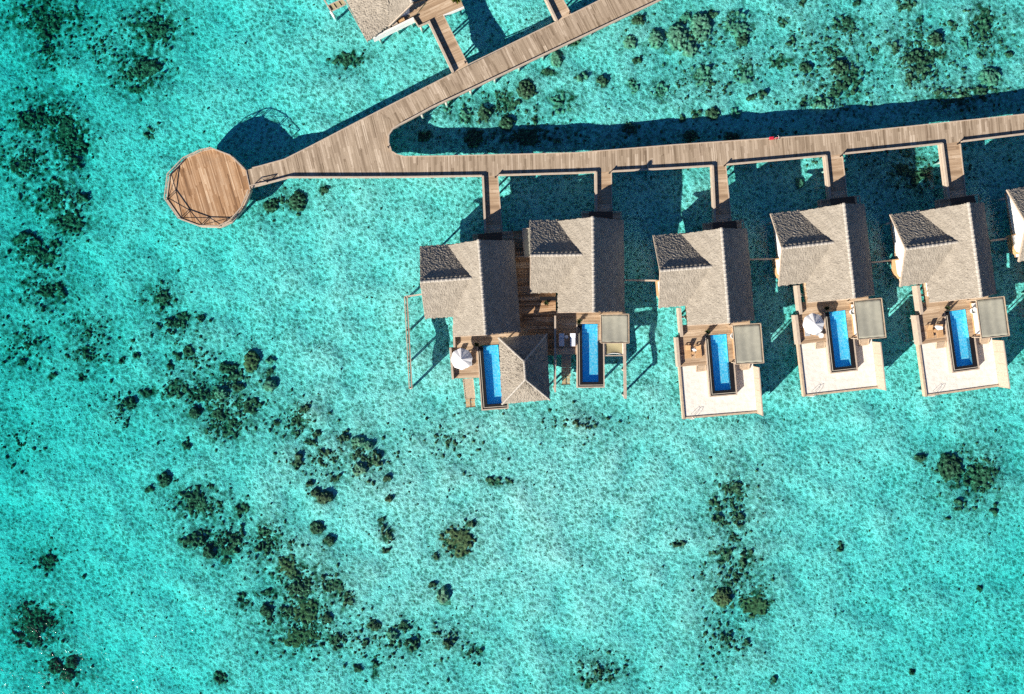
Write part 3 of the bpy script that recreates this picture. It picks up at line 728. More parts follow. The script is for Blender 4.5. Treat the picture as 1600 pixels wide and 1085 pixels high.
    MB(base).add([(-.2, 12.9, ZD + 2.75), (3.3, 12.9, ZD + 2.75), (3.3, 14.6, ZD + 2.45), (-.2, 14.6, ZD + 2.45), (-.2, 12.9, ZD + 2.87), (3.3, 12.9, ZD + 2.87), (3.3, 14.6, ZD + 2.57), (-.2, 14.6, ZD + 2.57)],
                 [(3, 2, 1, 0), (4, 5, 6, 7), (0, 1, 5, 4), (1, 2, 6, 5), (2, 3, 7, 6), (3, 0, 4, 7)]).build('porch_roof', 'darkwood', t)
    for u in (-7.8, -4.2, 0, 4.2):
        for v in (1.0, 6.5, 12.4):
            if u < -5 and v < 3: v = 4.4
            MB(base).tube([(u, v, -4.2), (u, v, ZD - .3)], .17, 10).build('stilt', 'concrete', t, True)
    return t

LBL = {
 1: 'thatched villa sharing a plank deck, with a square hip-roofed pavilion in front',
 2: 'thatched villa with a net hammock beside its pool, right of the shared deck',
 3: 'thatched villa with white sand terrace, nearest the shared-deck pair',
 4: 'thatched villa with white sand terrace and an open white parasol',
 5: 'thatched villa with white sand terrace and a white towel on one lounger',
 6: 'thatched villa on stilts cut off by the right edge of the photo',
}
SHORT = {1: 'the villa with the pavilion', 2: 'the villa with the hammock', 3: 'the sand terrace villa nearest the hammock',
         4: 'the sand terrace villa with a parasol', 5: 'the villa with the towel', 6: 'the villa cut off at right'}
FR = {1: F1, 2: F2, 3: F3, 4: F4, 5: F5, 6: F6}
villa = make_villa(F3, LBL[3])
for k in (1, 2, 4, 5, 6): place_copy(villa, FR[k], LBL[k])

# ------------------------------------------------------------------ terrace kit of the sand-terrace villas
f = F3
def P3(x, y, h=0.0): return f.l(1040 + x / 6.03, 480 + y / 6.03, h)
ZS = ZD - .75       # sand level

def make_terrace():
    b3 = [P3(175, 240), P3(120, 268), P3(148, 556)]
    u_l = P3(150, 150)[0]; u_d = P3(122, 400)[0]; u_d2 = P3(395, 400)[0]
    v_d = P3(250, 553)[1]; v_s = P3(250, 272)[1]
    base = (u_l, v_s, ZD)
    t = thing('pool_terrace', 'timber pool terrace in front of ' + SHORT[3], 'terrace', f, base, 'timber pool terraces')
    pr = P3(590, 330)[0]; pool_l = P3(397, 400)[0]; pool_r = P3(588, 400)[0]; p_top = P3(500, 258)[1]
    pan = mat_planks('tan', 0)
    MB(base).prism([(u_l, 0), (u_l, v_s), (u_d, v_s), (u_d, v_d), (pool_l, v_d), (pool_l, p_top), (pool_r, p_top), (pool_r, P3(600, 515)[1]), (4.85, P3(760, 515)[1]), (4.85, 0)], ZD - .3, ZD).build('decking', pan, t)
    # low lit parapets on the sea side
    MB(base).prism([(u_l - .42, 2.6), (u_l - .42, v_s), (u_l, v_s), (u_l, 2.6)], ZD - 1.0, ZD + .55).build('parapet', 'pale', t)
    MB(base).prism([(u_d - .42, v_s - .02), (u_d - .42, v_d), (u_d, v_d), (u_d, v_s - .02)], ZD - 1.0, ZD + .55).build('parapet', 'pale', t)
    MB(base).box(u_l - .6, u_l + .0, v_s - .0, v_s + .1, ZD - .2, ZD + .1).build('trim', 'darkwood', t)
    for u, v in ((u_d + .3, v_s - .5), (u_d + .3, v_d + .4), (pool_l - .3, v_d + .4), (4.4, -.6), (4.4, v_d + .7), (u_l + .4, 1.2)):
        MB(base).tube([(u, v, -4.2), (u, v, ZD - .3)], .16, 10).build('stilt', 'concrete', t, True)
    return t

PU0, PU1 = P3(385, 500)[0], P3(655, 600)[0]      # pool outer frame
PV0, PV1 = P3(540, 838)[1], P3(500, 262)[1]
PVR = P3(640, 520)[1]
def make_pool(frame, label, U0, U1, V0, V1, VR, wl, wr, step=True, right_open=True):
    """raised plunge pool: outer timber rim, black overflow channel with a pale lip, blue mosaic basin, water"""
    base = (U0, V0, ZD)
    t = thing('swimming_pool', label, 'pool', frame, base, 'plunge pools of the villas')
    zt = ZD + .16; r = .18
    iu0, iu1, iv0 = wl, wr, V0 + .82       # water outline
    rim = MB(base)
    rim.box(U0, U0 + r, V0, V1 - .0, ZD - .9, zt)
    rim.box(U0 + r, U1, V0, V0 + r, ZD - .9, zt)
    rim.box(U1 - r, U1, V0 + r, VR, ZD - .9, zt)
    rim.build('pool_rim', 'pale', t)
    ch = MB(base)
    ch.box(U0 + r, iu0, V0 + r, V1, ZD - .9, zt - .09)
    ch.box(iu0, iu1, V0 + r, iv0, ZD - .9, zt - .09)
    ch.box(iu1, U1 - r, V0 + r, VR, ZD - .9, zt - .09)
    ch.build('overflow_channel', 'black', t)
    lp = MB(base); g = .17
    lp.box(U0 + r + g, U0 + r + g + .1, V0 + r + g, V1 - .5, zt - .09, zt - .03)
    lp.box(U0 + r + g + .1, U1 - r, V0 + r + g, V0 + r + g + .1, zt - .09, zt - .03)
    lp.build('channel_lip', 'edge', t)
    bs = MB(base); zf = ZD - .72
    bs.add([(iu0, iv0, zf), (iu1, iv0, zf), (iu1, V1, zf), (iu0, V1, zf)], [(0, 1, 2, 3)])
    bs.add([(iu0, iv0, zf), (iu0, V1, zf), (iu0, V1, zt - .1), (iu0, iv0, zt - .1)], [(3, 2, 1, 0)])
    bs.add([(iu0, iv0, zf), (iu1, iv0, zf), (iu1, iv0, zt - .1), (iu0, iv0, zt - .1)], [(0, 1, 2, 3)])
    bs.add([(iu1, iv0, zf), (iu1, V1, zf), (iu1, V1, zt - .1), (iu1, iv0, zt - .1)], [(0, 1, 2, 3)])
    bs.add([(iu0, V1, zf), (iu1, V1, zf), (iu1, V1, zt - .1), (iu0, V1, zt - .1)], [(3, 2, 1, 0)])
    bs.build('basin', 'tile', t)
    st = MB(base)
    st.box(iu0 + .01, iu1 - .01, V1 - .7, V1 - .01, zf + .005, zf + .45)
    st.box(iu0 + .01, iu1 - .01, V1 - 1.25, V1 - .7, zf + .005, zf + .22)
    st.build('pool_step', 'tile', t)
    MB(base).add([(iu0 + .002, iv0 + .002, zt - .13), (iu1 - .002, iv0 + .002, zt - .13), (iu1 - .002, V1 - .002, zt - .13), (iu0 + .002, V1 - .002, zt - .13)], [(0, 1, 2, 3)]).build('pool_water', 'poolwater', t)
    for u in (U0 + .35, U1 - .35):
        for v in (V0 + .5, (V0 + V1) / 2):
            MB(base).tube([(u, v, -4.2), (u, v, ZD - .9)], .2, 10).build('stilt', 'concrete', t, True)
    return t

SU0, SU1 = P3(168, 800)[0], P3(893, 770)[0]
SV0, SV1 = P3(500, 1010, -.75)[1], P3(250, 553)[1]
def make_sand():
    base = (SU0, SV0, ZS)
    t = thing('sand_terrace', 'square white sand terrace below ' + SHORT[3], 'sand terrace', f, base, 'white sand terraces')
    u1 = P3(845, 800, -.75)[0]
    poly = [(SU0, SV0), (u1, SV0), (u1, PVR + .6), (PU1 - .05, PVR + .6), (PU1 - .05, PV0 + .05), (PU0 + .05, PV0 + .05), (PU0 + .05, SV1), (SU0, SV1)]
    MB(base).prism(poly, ZS - .3, ZS).build('sand', 'sand', t)
    MB(base).box(SU0 - .3, SU0, SV0 - .28, SV1, ZS - .6, ZS + .22).build('edge_board', 'rail', t)
    MB(base).box(SU0, u1, SV0 - .28, SV0, ZS - .6, ZS + .12).build('edge_board', 'rail', t)
    for u in (SU0 + .3, (SU0 + u1) / 2, u1 - .3):
        MB(base).tube([(u, SV0 + .4, -3.6), (u, SV0 + .4, ZS - .3)], .2, 10).build('stilt', 'concrete', t, True)
    return t, u1

def make_screen(u1):
    v1 = P3(840, 560, -.75)[1]
    base = (u1, SV0, ZS)
    t = thing('privacy_screen', 'tall slatted timber screen right of ' + SHORT[3], 'screen', f, base, 'timber screens beside the sand terraces')
    n = 4; L_ = (v1 - SV0 + .3) / n
    for i in range(n):
        a = SV0 - .3 + i * L_
        p = MB(base)
        for k in range(14):
            z = ZS - .35 + k * .205
            p.box(u1 + .02, u1 + .07, a + .05, a + L_ - .05, z, z + .195)
        p.build('slat_panel', 'pale', t)
    for i in range(n + 1):
        a = SV0 - .3 + i * L_
        MB(base).box(u1 - .0, u1 + .1, a - .05, a + .05, ZS - 1.0, ZS + 2.55).build('post', 'rail', t)
    MB(base).box(u1 - .03, u1 + .13, SV0 - .4, v1 + .05, ZS + 2.55, ZS + 2.62).build('top_rail', 'pale', t)
    return t

def make_canopy(frame, label, c, posts_h=2.55, mat='canvas'):
    """flat fabric shade: c = four local corners (TL, TR, BR, BL)"""
    base = (c[3][0], c[3][1], ZD)
    t = thing('shade_canopy', label, 'canopy', frame, base, 'fabric shade canopies over the daybeds')
    z = ZD + posts_h
    cen = (sum(p[0] for p in c) / 4, sum(p[1] for p in c) / 4)
    nx = 14; vs = []; fs = []
    C = [Vector((p[0], p[1], z)) for p in c]
    ins = [Vector((p[0] + (cen[0] - p[0]) * .035, p[1] + (cen[1] - p[1]) * .035, z)) for p in c]
    for j in range(nx + 1):
        for i in range(nx + 1):
            s_, q = i / nx, j / nx
            p = ins[0] * (1 - s_) * (1 - q) + ins[1] * s_ * (1 - q) + ins[2] * s_ * q + ins[3] * (1 - s_) * q
            sag = .16 * 16 * s_ * (1 - s_) * q * (1 - q) + .02 * math.sin(s_ * 19)
            vs.append(p - Vector((0, 0, sag + .02)))
    W = nx + 1
    for j in range(nx):
        for i in range(nx): fs.append((j * W + i, j * W + i + 1, (j + 1) * W + i + 1, (j + 1) * W + i)[::-1])
    fb = MB(base).add(vs, fs).build('fabric', mat, t, True)
    so = fb.modifiers.new('cloth', 'SOLIDIFY'); so.thickness = .015
    fr = MB(base)
    for i in range(4): fr.bar(C[i], C[(i + 1) % 4], .11, .12)
    fr.build('frame', 'rail', t)
    for i, p in enumerate(c):
        x, y = p[0] + (cen[0] - p[0]) * .05, p[1] + (cen[1] - p[1]) * .05
        MB(base).box(x - .06, x + .06, y - .06, y + .06, ZD - .9, z - .06).build('post', 'rail', t)
    # daybed platform underneath
    x0, x1 = min(p[0] for p in c) + .5, max(p[0] for p in c) - .3
    y0, y1 = min(p[1] for p in c) + .5, max(p[1] for p in c) - .5
    MB(base).box(x0, x1, y0, y1, ZD - .2, ZD + .22).build('daybed', 'teak', t)
    MB(base).box(x0 + .1, x1 - .1, y0 + .1, y1 - .1, ZD + .223, ZD + .36).build('mattress', 'fabricw', t, False, .04)
    return t

def make_lounger(frame, label, u, v, rot=0, cushion=None, group='sun loungers on the pool terraces', head=1):
    """slatted lounger, head end towards +v"""
    base = (u, v, ZD)
    t = thing('sun_lounger', label, 'sun lounger', frame, base, group)
    t.rotation_euler = (0, 0, frame.a + rad(rot))
    w, l = .42, 1.0
    m = MB()
    for s_ in (-1, 1): m.box(s_ * w - .04, s_ * w + .04, -l, l * .98, .26, .34)
    for y in (-l, l * .94): m.box(-w + .04, w - .04, y, y + .07, .26, .34)
    m.build('frame', 'teak', t)
    sl = MB()
    for k in range(9):
        y = -l + .1 + k * .135; sl.box(-w + .05, w - .05, y, y + .12, .30, .335)
    sl.build('seat_slats', 'teak', t)
    bk = MB(); a = rad(32)
    for k in range(6):
        q0, q1 = .03 + k * .135, .15 + k * .135
        y0, y1 = .22 + q0 * math.cos(a), .22 + q1 * math.cos(a); z0_, z1_ = .33 + q0 * math.sin(a), .33 + q1 * math.sin(a)
        bk.add([(-w + .05, y0, z0_), (w - .05, y0, z0_), (w - .05, y1, z1_), (-w + .05, y1, z1_), (-w + .05, y0, z0_ + .03), (w - .05, y0, z0_ + .03), (w - .05, y1, z1_ + .03), (-w + .05, y1, z1_ + .03)],
               [(3, 2, 1, 0), (4, 5, 6, 7), (0, 1, 5, 4), (1, 2, 6, 5), (2, 3, 7, 6), (3, 0, 4, 7)])
    bk.build('backrest', 'teak', t)
    for sx in (-1, 1):
        for y in (-l + .1, l - .15): MB().box(sx * w - .035, sx * w + .035, y - .035, y + .035, 0, .26).build('leg', 'teak', t)
    if cushion:
        c = MB()
        y1 = .22 + .86 * math.cos(a); z1_ = .36 + .86 * math.sin(a)
        for (ya, za, yb, zb) in ((-l + .03, .345, .22, .37), (.23, .375, y1, z1_)):
            c.add([(-w + .02, ya, za), (w - .02, ya, za), (w - .02, yb, zb), (-w + .02, yb, zb), (-w + .02, ya, za + .1), (w - .02, ya, za + .1), (w - .02, yb, zb + .1), (-w + .02, yb, zb + .1)],
                  [(3, 2, 1, 0), (4, 5, 6, 7), (0, 1, 5, 4), (1, 2, 6, 5), (2, 3, 7, 6), (3, 0, 4, 7)])
        c.build('cushion', cushion, t, False, .03)
    return t

def make_table(frame, label, u, v, mat='fabricw', r=.28):
    base = (u, v, ZD)
    t = thing('side_table', label, 'side table', frame, base, 'small round side tables')
    MB().lathe(0, 0, [(r * .96, .44), (r, .45), (r, .475), (r * .96, .485)], 22).build('table_top', mat, t)
    MB().lathe(0, 0, [(.17, .0), (.17, .02), (.04, .05), (.035, .43), (.1, .44)], 16).build('pedestal', 'teak', t)
    return t

def make_parasol(frame, label, u, v):
    base = (u, v, ZD)
    t = thing('parasol', label, 'parasol', frame, base, 'parasols on the pool terraces')
    zc, ze, R_ = 2.75, 2.05, 1.6
    n = 8; vs = [(0, 0, zc)]; fs = []
    sub = 5
    for j in range(1, sub + 1):
        q = j / sub
        for k in range(n * 4):
            a = 2 * math.pi * k / (n * 4); e = abs(((k % 4) / 4) - .5) * 2   # 1 on ribs
            rr = R_ * q * (.93 + .07 * e) if j == sub else R_ * q * (.96 + .04 * e)
            zz_ = zc + (ze - zc) * q - .09 * math.sin(q * math.pi) * 0 - (1 - e) * .075 * q
            vs.append((rr * math.cos(a), rr * math.sin(a), zz_))
    m = n * 4
    for k in range(m): fs.append((0, 1 + k, 1 + (k + 1) % m))
    for j in range(sub - 1):
        for k in range(m): fs.append((1 + j * m + k, 1 + (j + 1) * m + k, 1 + (j + 1) * m + (k + 1) % m, 1 + j * m + (k + 1) % m))
    c = MB().add(vs, fs).build('canopy', 'fabricw', t)
    so = c.modifiers.new('cloth', 'SOLIDIFY'); so.thickness = .012
    MB().tube([(0, 0, 0), (0, 0, zc + .08)], .028, 10).build('pole', 'rail', t)
    MB().lathe(0, 0, [(.30, 0), (.30, .05), (.06, .1), (.05, .3)], 18).build('base_plate', 'concrete', t)
    MB().lathe(0, 0, [(.05, zc + .0), (.06, zc + .05), (.02, zc + .12)], 10).build('finial', 'fabricw', t)
    for k in range(n):
        a = 2 * math.pi * k / n
        MB().bar((.05 * math.cos(a), .05 * math.sin(a), zc - .07), (R_ * .97 * math.cos(a), R_ * .97 * math.sin(a), ze - .05), .025).build('rib', 'rail', t)
    return t

def make_folded_parasol(frame, label, u, v):
    base = (u, v, ZD)
    t = thing('folded_parasol', label, 'parasol', frame, base, 'parasols on the pool terraces')
    n = 16; vs = []; fs = []
    prof = [(.05, 2.85), (.13, 2.6), (.19, 2.2), (.24, 1.7), (.27, 1.3), (.20, 1.18)]
    for r_, z in prof:
        for k in range(n):
            a = 2 * math.pi * k / n; q = r_ * (1 if k % 2 else .72)
            vs.append((q * math.cos(a), q * math.sin(a), z))
    for j in range(len(prof) - 1):
        for k in range(n): fs.append((j * n + k, (j + 1) * n + k, (j + 1) * n + (k + 1) % n, j * n + (k + 1) % n))
    fs.append(tuple(range(n))); fs.append(tuple(range((len(prof) - 1) * n, len(prof) * n))[::-1])
    MB().add(vs, fs).build('canopy', 'fabricw', t)
    MB().tube([(0, 0, 0), (0, 0, 2.95)], .028, 10).build('pole', 'rail', t)
    MB().lathe(0, 0, [(.30, 0), (.30, .05), (.06, .1), (.05, .3)], 18).build('base_plate', 'concrete', t)
    return t

def make_plant(frame, label, u, v, leaf='leafd', h=1.0, s_=1.0, seed=3, z=ZD, group='potted plants'):
    base = (u, v, z)
    t = thing('potted_plant', label, 'plant', frame, base, group)
    MB().lathe(0, 0, [(.16 * s_, 0), (.24 * s_, .22 * s_), (.26 * s_, .42 * s_), (.22 * s_, .44 * s_), (.2 * s_, .38 * s_)], 16).build('pot', 'pot', t, True)
    r = random.Random(seed); m = MB()
    for k in range(46):
        a = r.uniform(0, 6.28); e = r.uniform(.25, 1.3); ln = r.uniform(.35, .62) * s_
        o = Vector((0, 0, .4 * s_)); d = Vector((math.cos(a) * math.cos(e), math.sin(a) * math.cos(e), math.sin(e)))
        sd = Vector((-math.sin(a), math.cos(a), 0)) * .055 * s_
        p1 = o + d * ln * .6 * h; p2 = o + d * ln * h + Vector((0, 0, -.1 * s_ * math.cos(e)))
        m.add([o, p1 - sd, p2, p1 + sd], [(0, 1, 2), (0, 2, 3)])
    m.build('foliage', leaf, t)
    return t

def make_steps(frame, label, u0, u1, v_top, n, z0_, run=.32, rise=.18, group='wooden steps'):
    """steps going down towards -v from (z0_)"""
    base = (u0, v_top, z0_)
    t = thing('wooden_steps', label, 'steps', frame, base, group)
    for k in range(n):
        MB(base).box(u0, u1, v_top - (k + 1) * run, v_top - k * run - .03, z0_ - (k + 1) * rise - .06, z0_ - (k + 1) * rise).build('tread', 'rail', t)
    for u in (u0 - .04, u1 + .04):
        MB(base).bar((u, v_top, z0_ - .12), (u, v_top - n * run, z0_ - .12 - n * rise), .07, .24).build('stringer', 'rail', t)
    if n > 5:
        yb, zb = v_top - n * run, z0_ - n * rise + .06
        ld = MB(base)
        for k in range(6): ld.box(u0 + .02, u1 - .02, yb - .18 - k * .2, yb - .02 - k * .2, zb - .05, zb)
        ld.build('landing_slats', 'teak', t)
        lf = MB(base).box(u0 - .1, u1 + .1, yb - 1.28, yb - 1.18, zb - .09, zb + .03).box((u0 + u1) / 2 - .05, (u0 + u1) / 2 + .05, yb - 1.17, yb, zb + .004, zb + .06)
        lf.build('landing_frame', 'darkwood', t)
    return t

def make_armchair(frame, label, u, v):
    base = (u, v, ZD)
    t = thing('armchair', label, 'armchair', frame, base, 'white armchairs beside the pools')
    m = MB(); n = 24; vs = []; fs = []
    for j, (r_, z) in enumerate(((.30, .16), (.40, .24), (.46, .42), (.48, .6))):
        for k in range(n):
            a = 2 * math.pi * k / n
            zz_ = z if j < 2 else z + (.28 if j == 3 else .08) * max(0, math.cos(a - 2.3))
            vs.append((r_ * math.cos(a), r_ * math.sin(a), zz_))
    for j in range(3):
        for k in range(n): fs.append((j * n + k, j * n + (k + 1) % n, (j + 1) * n + (k + 1) % n, (j + 1) * n + k))
    fs.append(tuple(range(n))[::-1])
    sh = MB().add(vs, fs).build('shell', 'white', t, True)
    so = sh.modifiers.new('wall', 'SOLIDIFY'); so.thickness = .05
    MB().lathe(0, 0, [(.30, .2), (.40, .3), (.40, .36), (.3, .41)], 20).build('seat_cushion', 'fabricw', t, True)
    for k in range(4):
        a = .78 + k * 1.571
        MB().tube([(.26 * math.cos(a), .26 * math.sin(a), .2), (.36 * math.cos(a), .36 * math.sin(a), 0)], .02, 8).build('leg', 'steel', t)
    return t

def make_ladder(frame, label, u, v, z):
    base = (u, v, z)
    t = thing('swim_ladder', label, 'ladder', frame, base, 'white swim ladders on the sand terraces')
    for s_ in (-.25, .25):
        MB().tube([(s_, .45, 0), (s_, .45, .75), (s_, .3, .95), (s_, .1, .95), (s_, -.15, .75), (s_, -.35, -.6), (s_, -.5, -2.2)], .02, 8).build('handrail', 'steel', t, True)
    for k in range(5):
        q = k / 4; y = -.33 - q * .16; zz_ = -.5 - q * 1.5
        MB().box(-.25, .25, y - .09, y + .09, zz_, zz_ + .05).build('rung', 'white', t)
    return t

terr = make_terrace()
wl, wr = P3(447, 600)[0], P3(598, 600)[0]
pool = make_pool(F3, 'narrow blue pool on the white sand of ' + SHORT[3], PU0, PU1, PV0, PV1, PVR, wl, wr)
sandt, su1 = make_sand()
scr = make_screen(su1)
cc = [P3(630, 170, 2.55), P3(895, 155, 2.55), P3(925, 525, 2.55), P3(660, 540, 2.55)]
cano = make_canopy(F3, 'square grey-green shade canopy beside ' + SHORT[3], cc)
stR = make_steps(F3, 'brown steps below the canopy of ' + SHORT[3], P3(710, 560)[0], P3(790, 560)[0], P3(740, 535)[1], 3, ZD)
stL = make_steps(F3, 'short timber steps left of the pool of ' + SHORT[3], P3(296, 560)[0], P3(378, 560)[0], P3(340, 549)[1], 3, ZD)
lad = make_ladder(F3, 'white swim ladder at the sand corner of ' + SHORT[3], P3(255, 1010, -.75)[0], SV0 - .1, ZS)
pu, pv = P3(390, 232)
plant = make_plant(F3, 'small dark potted plant at the pool corner of ' + SHORT[3], pu, pv, seed=4, group='dark potted plants at the pool corners')
ca = P3(625, 270)
chair = make_armchair(F3, 'white armchair half under the canopy of ' + SHORT[3], ca[0] + .1, ca[1])
for k in (4, 5, 6):
    place_copy(terr, FR[k], 'timber pool terrace in front of ' + SHORT[k])
    place_copy(pool, FR[k], 'narrow blue pool on the white sand of ' + SHORT[k])
    place_copy(sandt, FR[k], 'square white sand terrace below ' + SHORT[k])
    if k == 6: continue
    place_copy(scr, FR[k], 'tall slatted timber screen right of ' + SHORT[k])
    place_copy(cano, FR[k], 'square grey-green shade canopy beside ' + SHORT[k])
    place_copy(stR, FR[k], 'brown steps below the canopy of ' + SHORT[k])
    place_copy(stL, FR[k], 'short timber steps left of the pool of ' + SHORT[k])
    place_copy(lad, FR[k], 'white swim ladder at the sand corner of ' + SHORT[k])
    place_copy(plant, FR[k], 'small dark potted plant at the pool corner of ' + SHORT[k])
    c = place_copy(chair, FR[k], 'white armchair beside the canopy of ' + SHORT[k])
# loungers, tables, parasols
def PX(fr, px, py, h=0): return fr.l(px, py, h)
u, v = PX(F3, 1074.2, 549.6); make_lounger(F3, 'bare teak lounger away from the pool at ' + SHORT[3], u, v)
u, v = PX(F3, 1090.4, 548.8); make_lounger(F3, 'bare teak lounger next to the pool at ' + SHORT[3], u, v)
u, v = PX(F3, 1082.0, 551.5); make_table(F3, 'round teak side table between the loungers of ' + SHORT[3], u, v, 'teak', .26)
u, v = PX(F3, 1081.0, 545.8); make_folded_parasol(F3, 'folded white parasol between the loungers of ' + SHORT[3], u, v)
u, v = PX(F5, 1451.3, 518); make_lounger(F5, 'bare teak lounger away from the pool at ' + SHORT[5], u, v)
u, v = PX(F5, 1466.5, 517); lo = make_lounger(F5, 'teak lounger under a white towel at ' + SHORT[5], u, v)
tw = thing('towel', 'white towel draped across the teak lounger nearer the pool', 'towel', F5, (u, v + .38, ZD + .47))
m = MB()
pts = [(-.52, -.14), (-.46, -.02), (-.3, .0), (0, .015), (.3, .0), (.46, -.02), (.52, -.14)]
for (x0, z0_), (x1, z1_) in zip(pts[:-1], pts[1:]):
    m.add([(x0, -.22, z0_ - .1), (x1, -.22, z1_ - .1), (x1, .22, z1_ + .12), (x0, .22, z0_ + .12)], [(0, 1, 2, 3)])
cl = m.build('cloth', 'fabricw', tw, True); so = cl.modifiers.new('cloth', 'SOLIDIFY'); so.thickness = .03; so.offset = 1
u, v = PX(F5, 1458.6, 517); make_table(F5, 'round teak side table between the loungers of ' + SHORT[5], u, v, 'teak', .26)
u, v = PX(F5, 1456.0, 510.5); make_folded_parasol(F5, 'folded white parasol between the loungers of ' + SHORT[5], u, v)
u, v = PX(F4, 1259.5, 515); make_lounger(F4, 'grey cushioned lounger half under the parasol of ' + SHORT[4], u, v, 0, 'fabricm')
u, v = PX(F4, 1276, 514); make_lounger(F4, 'grey cushioned lounger nearer the pool at ' + SHORT[4], u, v, 0, 'fabricm')
u, v = PX(F4, 1281.3, 524.3); make_table(F4, 'round white side table below the open parasol of ' + SHORT[4], u, v, 'white', .4)
u, v = PX(F4, 1272.6, 506.5, 2.4); make_parasol(F4, 'open white parasol on the terrace of ' + SHORT[4], u, v)

# ------------------------------------------------------------------ villa with pavilion (F1) and villa with hammock (F2)
def P1(x, y, h=0.0): return F1.l(690 + x / 7.75, 510 + y / 7.75, h)
def P2(x, y, h=0.0): return F2.l(850 + x / 7.23, 480 + y / 7.23, h)
# shared deck between the two
base0 = (*at(800, 420), ZD)
sd = thing('shared_deck', 'wide brown plank deck between the pavilion villa and the hammock villa', 'deck', WORLD, base0)
MB(base0).prism([at(742, 374), at(757, 364.5), at(786, 362), at(830, 359.5), at(834, 440), at(868, 440), at(869, 556), at(852, 556), at(800, 540), at(800, 376)], ZD - .3, ZD - .02).build('decking', mat_planks('brown', 2), sd)
MB(base0).bar((*at(806, 401.3), ZD + .12), (*at(831, 400.3), ZD + .12), .16, .24).build('threshold', 'pale', sd)
for p in ((790, 366), (822, 364), (822, 440), (815, 500), (850, 520), (860, 550)):
    x, y = at(*p); MB(base0).tube([(x, y, -4.2), (x, y, ZD - .3)], .17, 10).build('stilt', 'concrete', sd, True)
# glazed lean-to on the hammock villa
x0, x1 = at(815.8, 0, .0)[0], at(832, 0, .0)[0]
an = thing('lean_to', 'small pale flat-roofed annex on the left side of the hammock villa', 'annex', WORLD, (x0, at(0, 402)[1], ZD))
bA = (x0, at(0, 402)[1], ZD)
MB(bA).prism([at(817, 358.5, 2), at(832, 357.8, 2), at(834, 400, 2), at(820.5, 401, 2)], ZD + 1.95, ZD + 2.05).build('roof', 'canvas', an)
an_w = MB(bA)
pp = [at(817, 359, 1), at(832, 358.4, 1), at(834, 400, 1), at(820.5, 400.6, 1)]
an_w.prism([(p[0] + .06, p[1]) for p in pp], ZD, ZD + 1.946).build('wall', 'pale', an)
fr = MB(bA); pq = [at(816, 357.6, 2.1), at(833, 357, 2.1), at(835, 401, 2.1), at(819.6, 402, 2.1)]
for i in range(4): fr.bar((*pq[i], ZD + 2.08), (*pq[(i + 1) % 4], ZD + 2.08), .1, .12)
fr.build('roof_frame', 'pale', an)

# pavilion villa terrace
b1 = (*P1(160, 250), ZD)
t1 = thing('pool_terrace', 'timber pool terrace in front of ' + SHORT[1], 'terrace', F1, b1, 'timber pool terraces')
MB(b1).prism([P1(165, 20), P1(165, 250), P1(110, 262), P1(142, 632), P1(470, 622), P1(470, 232), P1(680, 222), P1(1000, 205), P1(1060, 20)], ZD - .3, ZD).build('decking', mat_planks('tan', -2), t1)
def bar2(p, q, z0_, z1_, w): 
    return (p[0], p[1], (z0_ + z1_) / 2), (q[0], q[1], (z0_ + z1_) / 2), w, z1_ - z0_
MB(b1).bar(*bar2(P1(148, -10), P1(158, 255), ZD - 1, ZD + .55, .32)).build('parapet', 'pale', t1)
MB(b1).bar(*bar2(P1(108, 258), P1(140, 640), ZD - 1, ZD + .55, .32)).build('parapet', 'pale', t1)
for q in ((200, 60), (200, 300), (180, 600), (420, 600), (640, 80), (1000, 120)):
    x, y = P1(*q); MB(b1).tube([(x, y, -4.2), (x, y, ZD - .3)], .16, 10).build('stilt', 'concrete', t1, True)
U0, V0 = P1(478, 1000)[0] + .05, P1(600, 1012)[1]
pool1 = make_pool(F1, 'narrow blue pool half covered by the square pavilion', U0, P1(812, 985)[0], V0, P1(560, 235)[1], P1(810, 800)[1],
                  P1(525, 600)[0], P1(725, 900)[0] + .1)
make_steps(F1, 'timber steps into the water below the parasol of ' + SHORT[1], P1(262, 640)[0], P1(378, 640)[0], P1(320, 632)[1], 9, ZD, .36, .19)
u, v = P1(240, 398, 2.4); make_parasol(F1, 'open white parasol on the terrace of ' + SHORT[1], u, v)
u, v = P1(200, 380); make_lounger(F1, 'grey cushioned lounger under the parasol of ' + SHORT[1], u, v, 0, 'fabricm')
u, v = P1(335, 400); make_lounger(F1, 'grey cushioned lounger beside the pool of ' + SHORT[1], u, v, 0, 'fabricm')
u, v = P1(425, 222); make_plant(F1, 'small dark potted plant at the pool corner of ' + SHORT[1], u, v, seed=5, group='dark potted plants at the pool corners')
# pavilion
he = 2.3
cor = [P1(690, 140, he), P1(1275, 95, he), P1(1312, 890, he), P1(732, 945, he)]     # TL TR BR BL
bp = (*cor[3], ZD)
pv_ = thing('pavilion', 'square open pavilion with hipped thatch roof over the pool edge', 'pavilion', F1, bp)
cu = sum(p[0] for p in cor) / 4; vt = (cor[0][1] + cor[1][1]) / 2; vb = (cor[2][1] + cor[3][1]) / 2
hw = (cor[1][0] - cor[0][0]) / 2; zr = ZD + he + hw * .86
r0, r1 = (cu, vb + hw * 1.0, zr), (cu, vt - hw * 1.0, zr)
C3 = [(p[0], p[1], ZD + he) for p in cor]
rf_ = MB(bp)
def tri_sheet(mb, a, b, c, d, n, seed):
    thatch_sheet(mb, (a, b, c, d), n, n, .04, .34, seed)
thatch_sheet(rf_, (C3[3], C3[0], r1, r0), 60, 32, .042, .34, 11)     # left
thatch_sheet(rf_, (C3[2], C3[1], r1, r0), 60, 32, .042, .34, 12)     # right
thatch_sheet(rf_, (C3[3], C3[2], (cu + .02, r0[1], zr), (cu - .02, r0[1], zr)), 50, 32, .036, .34, 13)
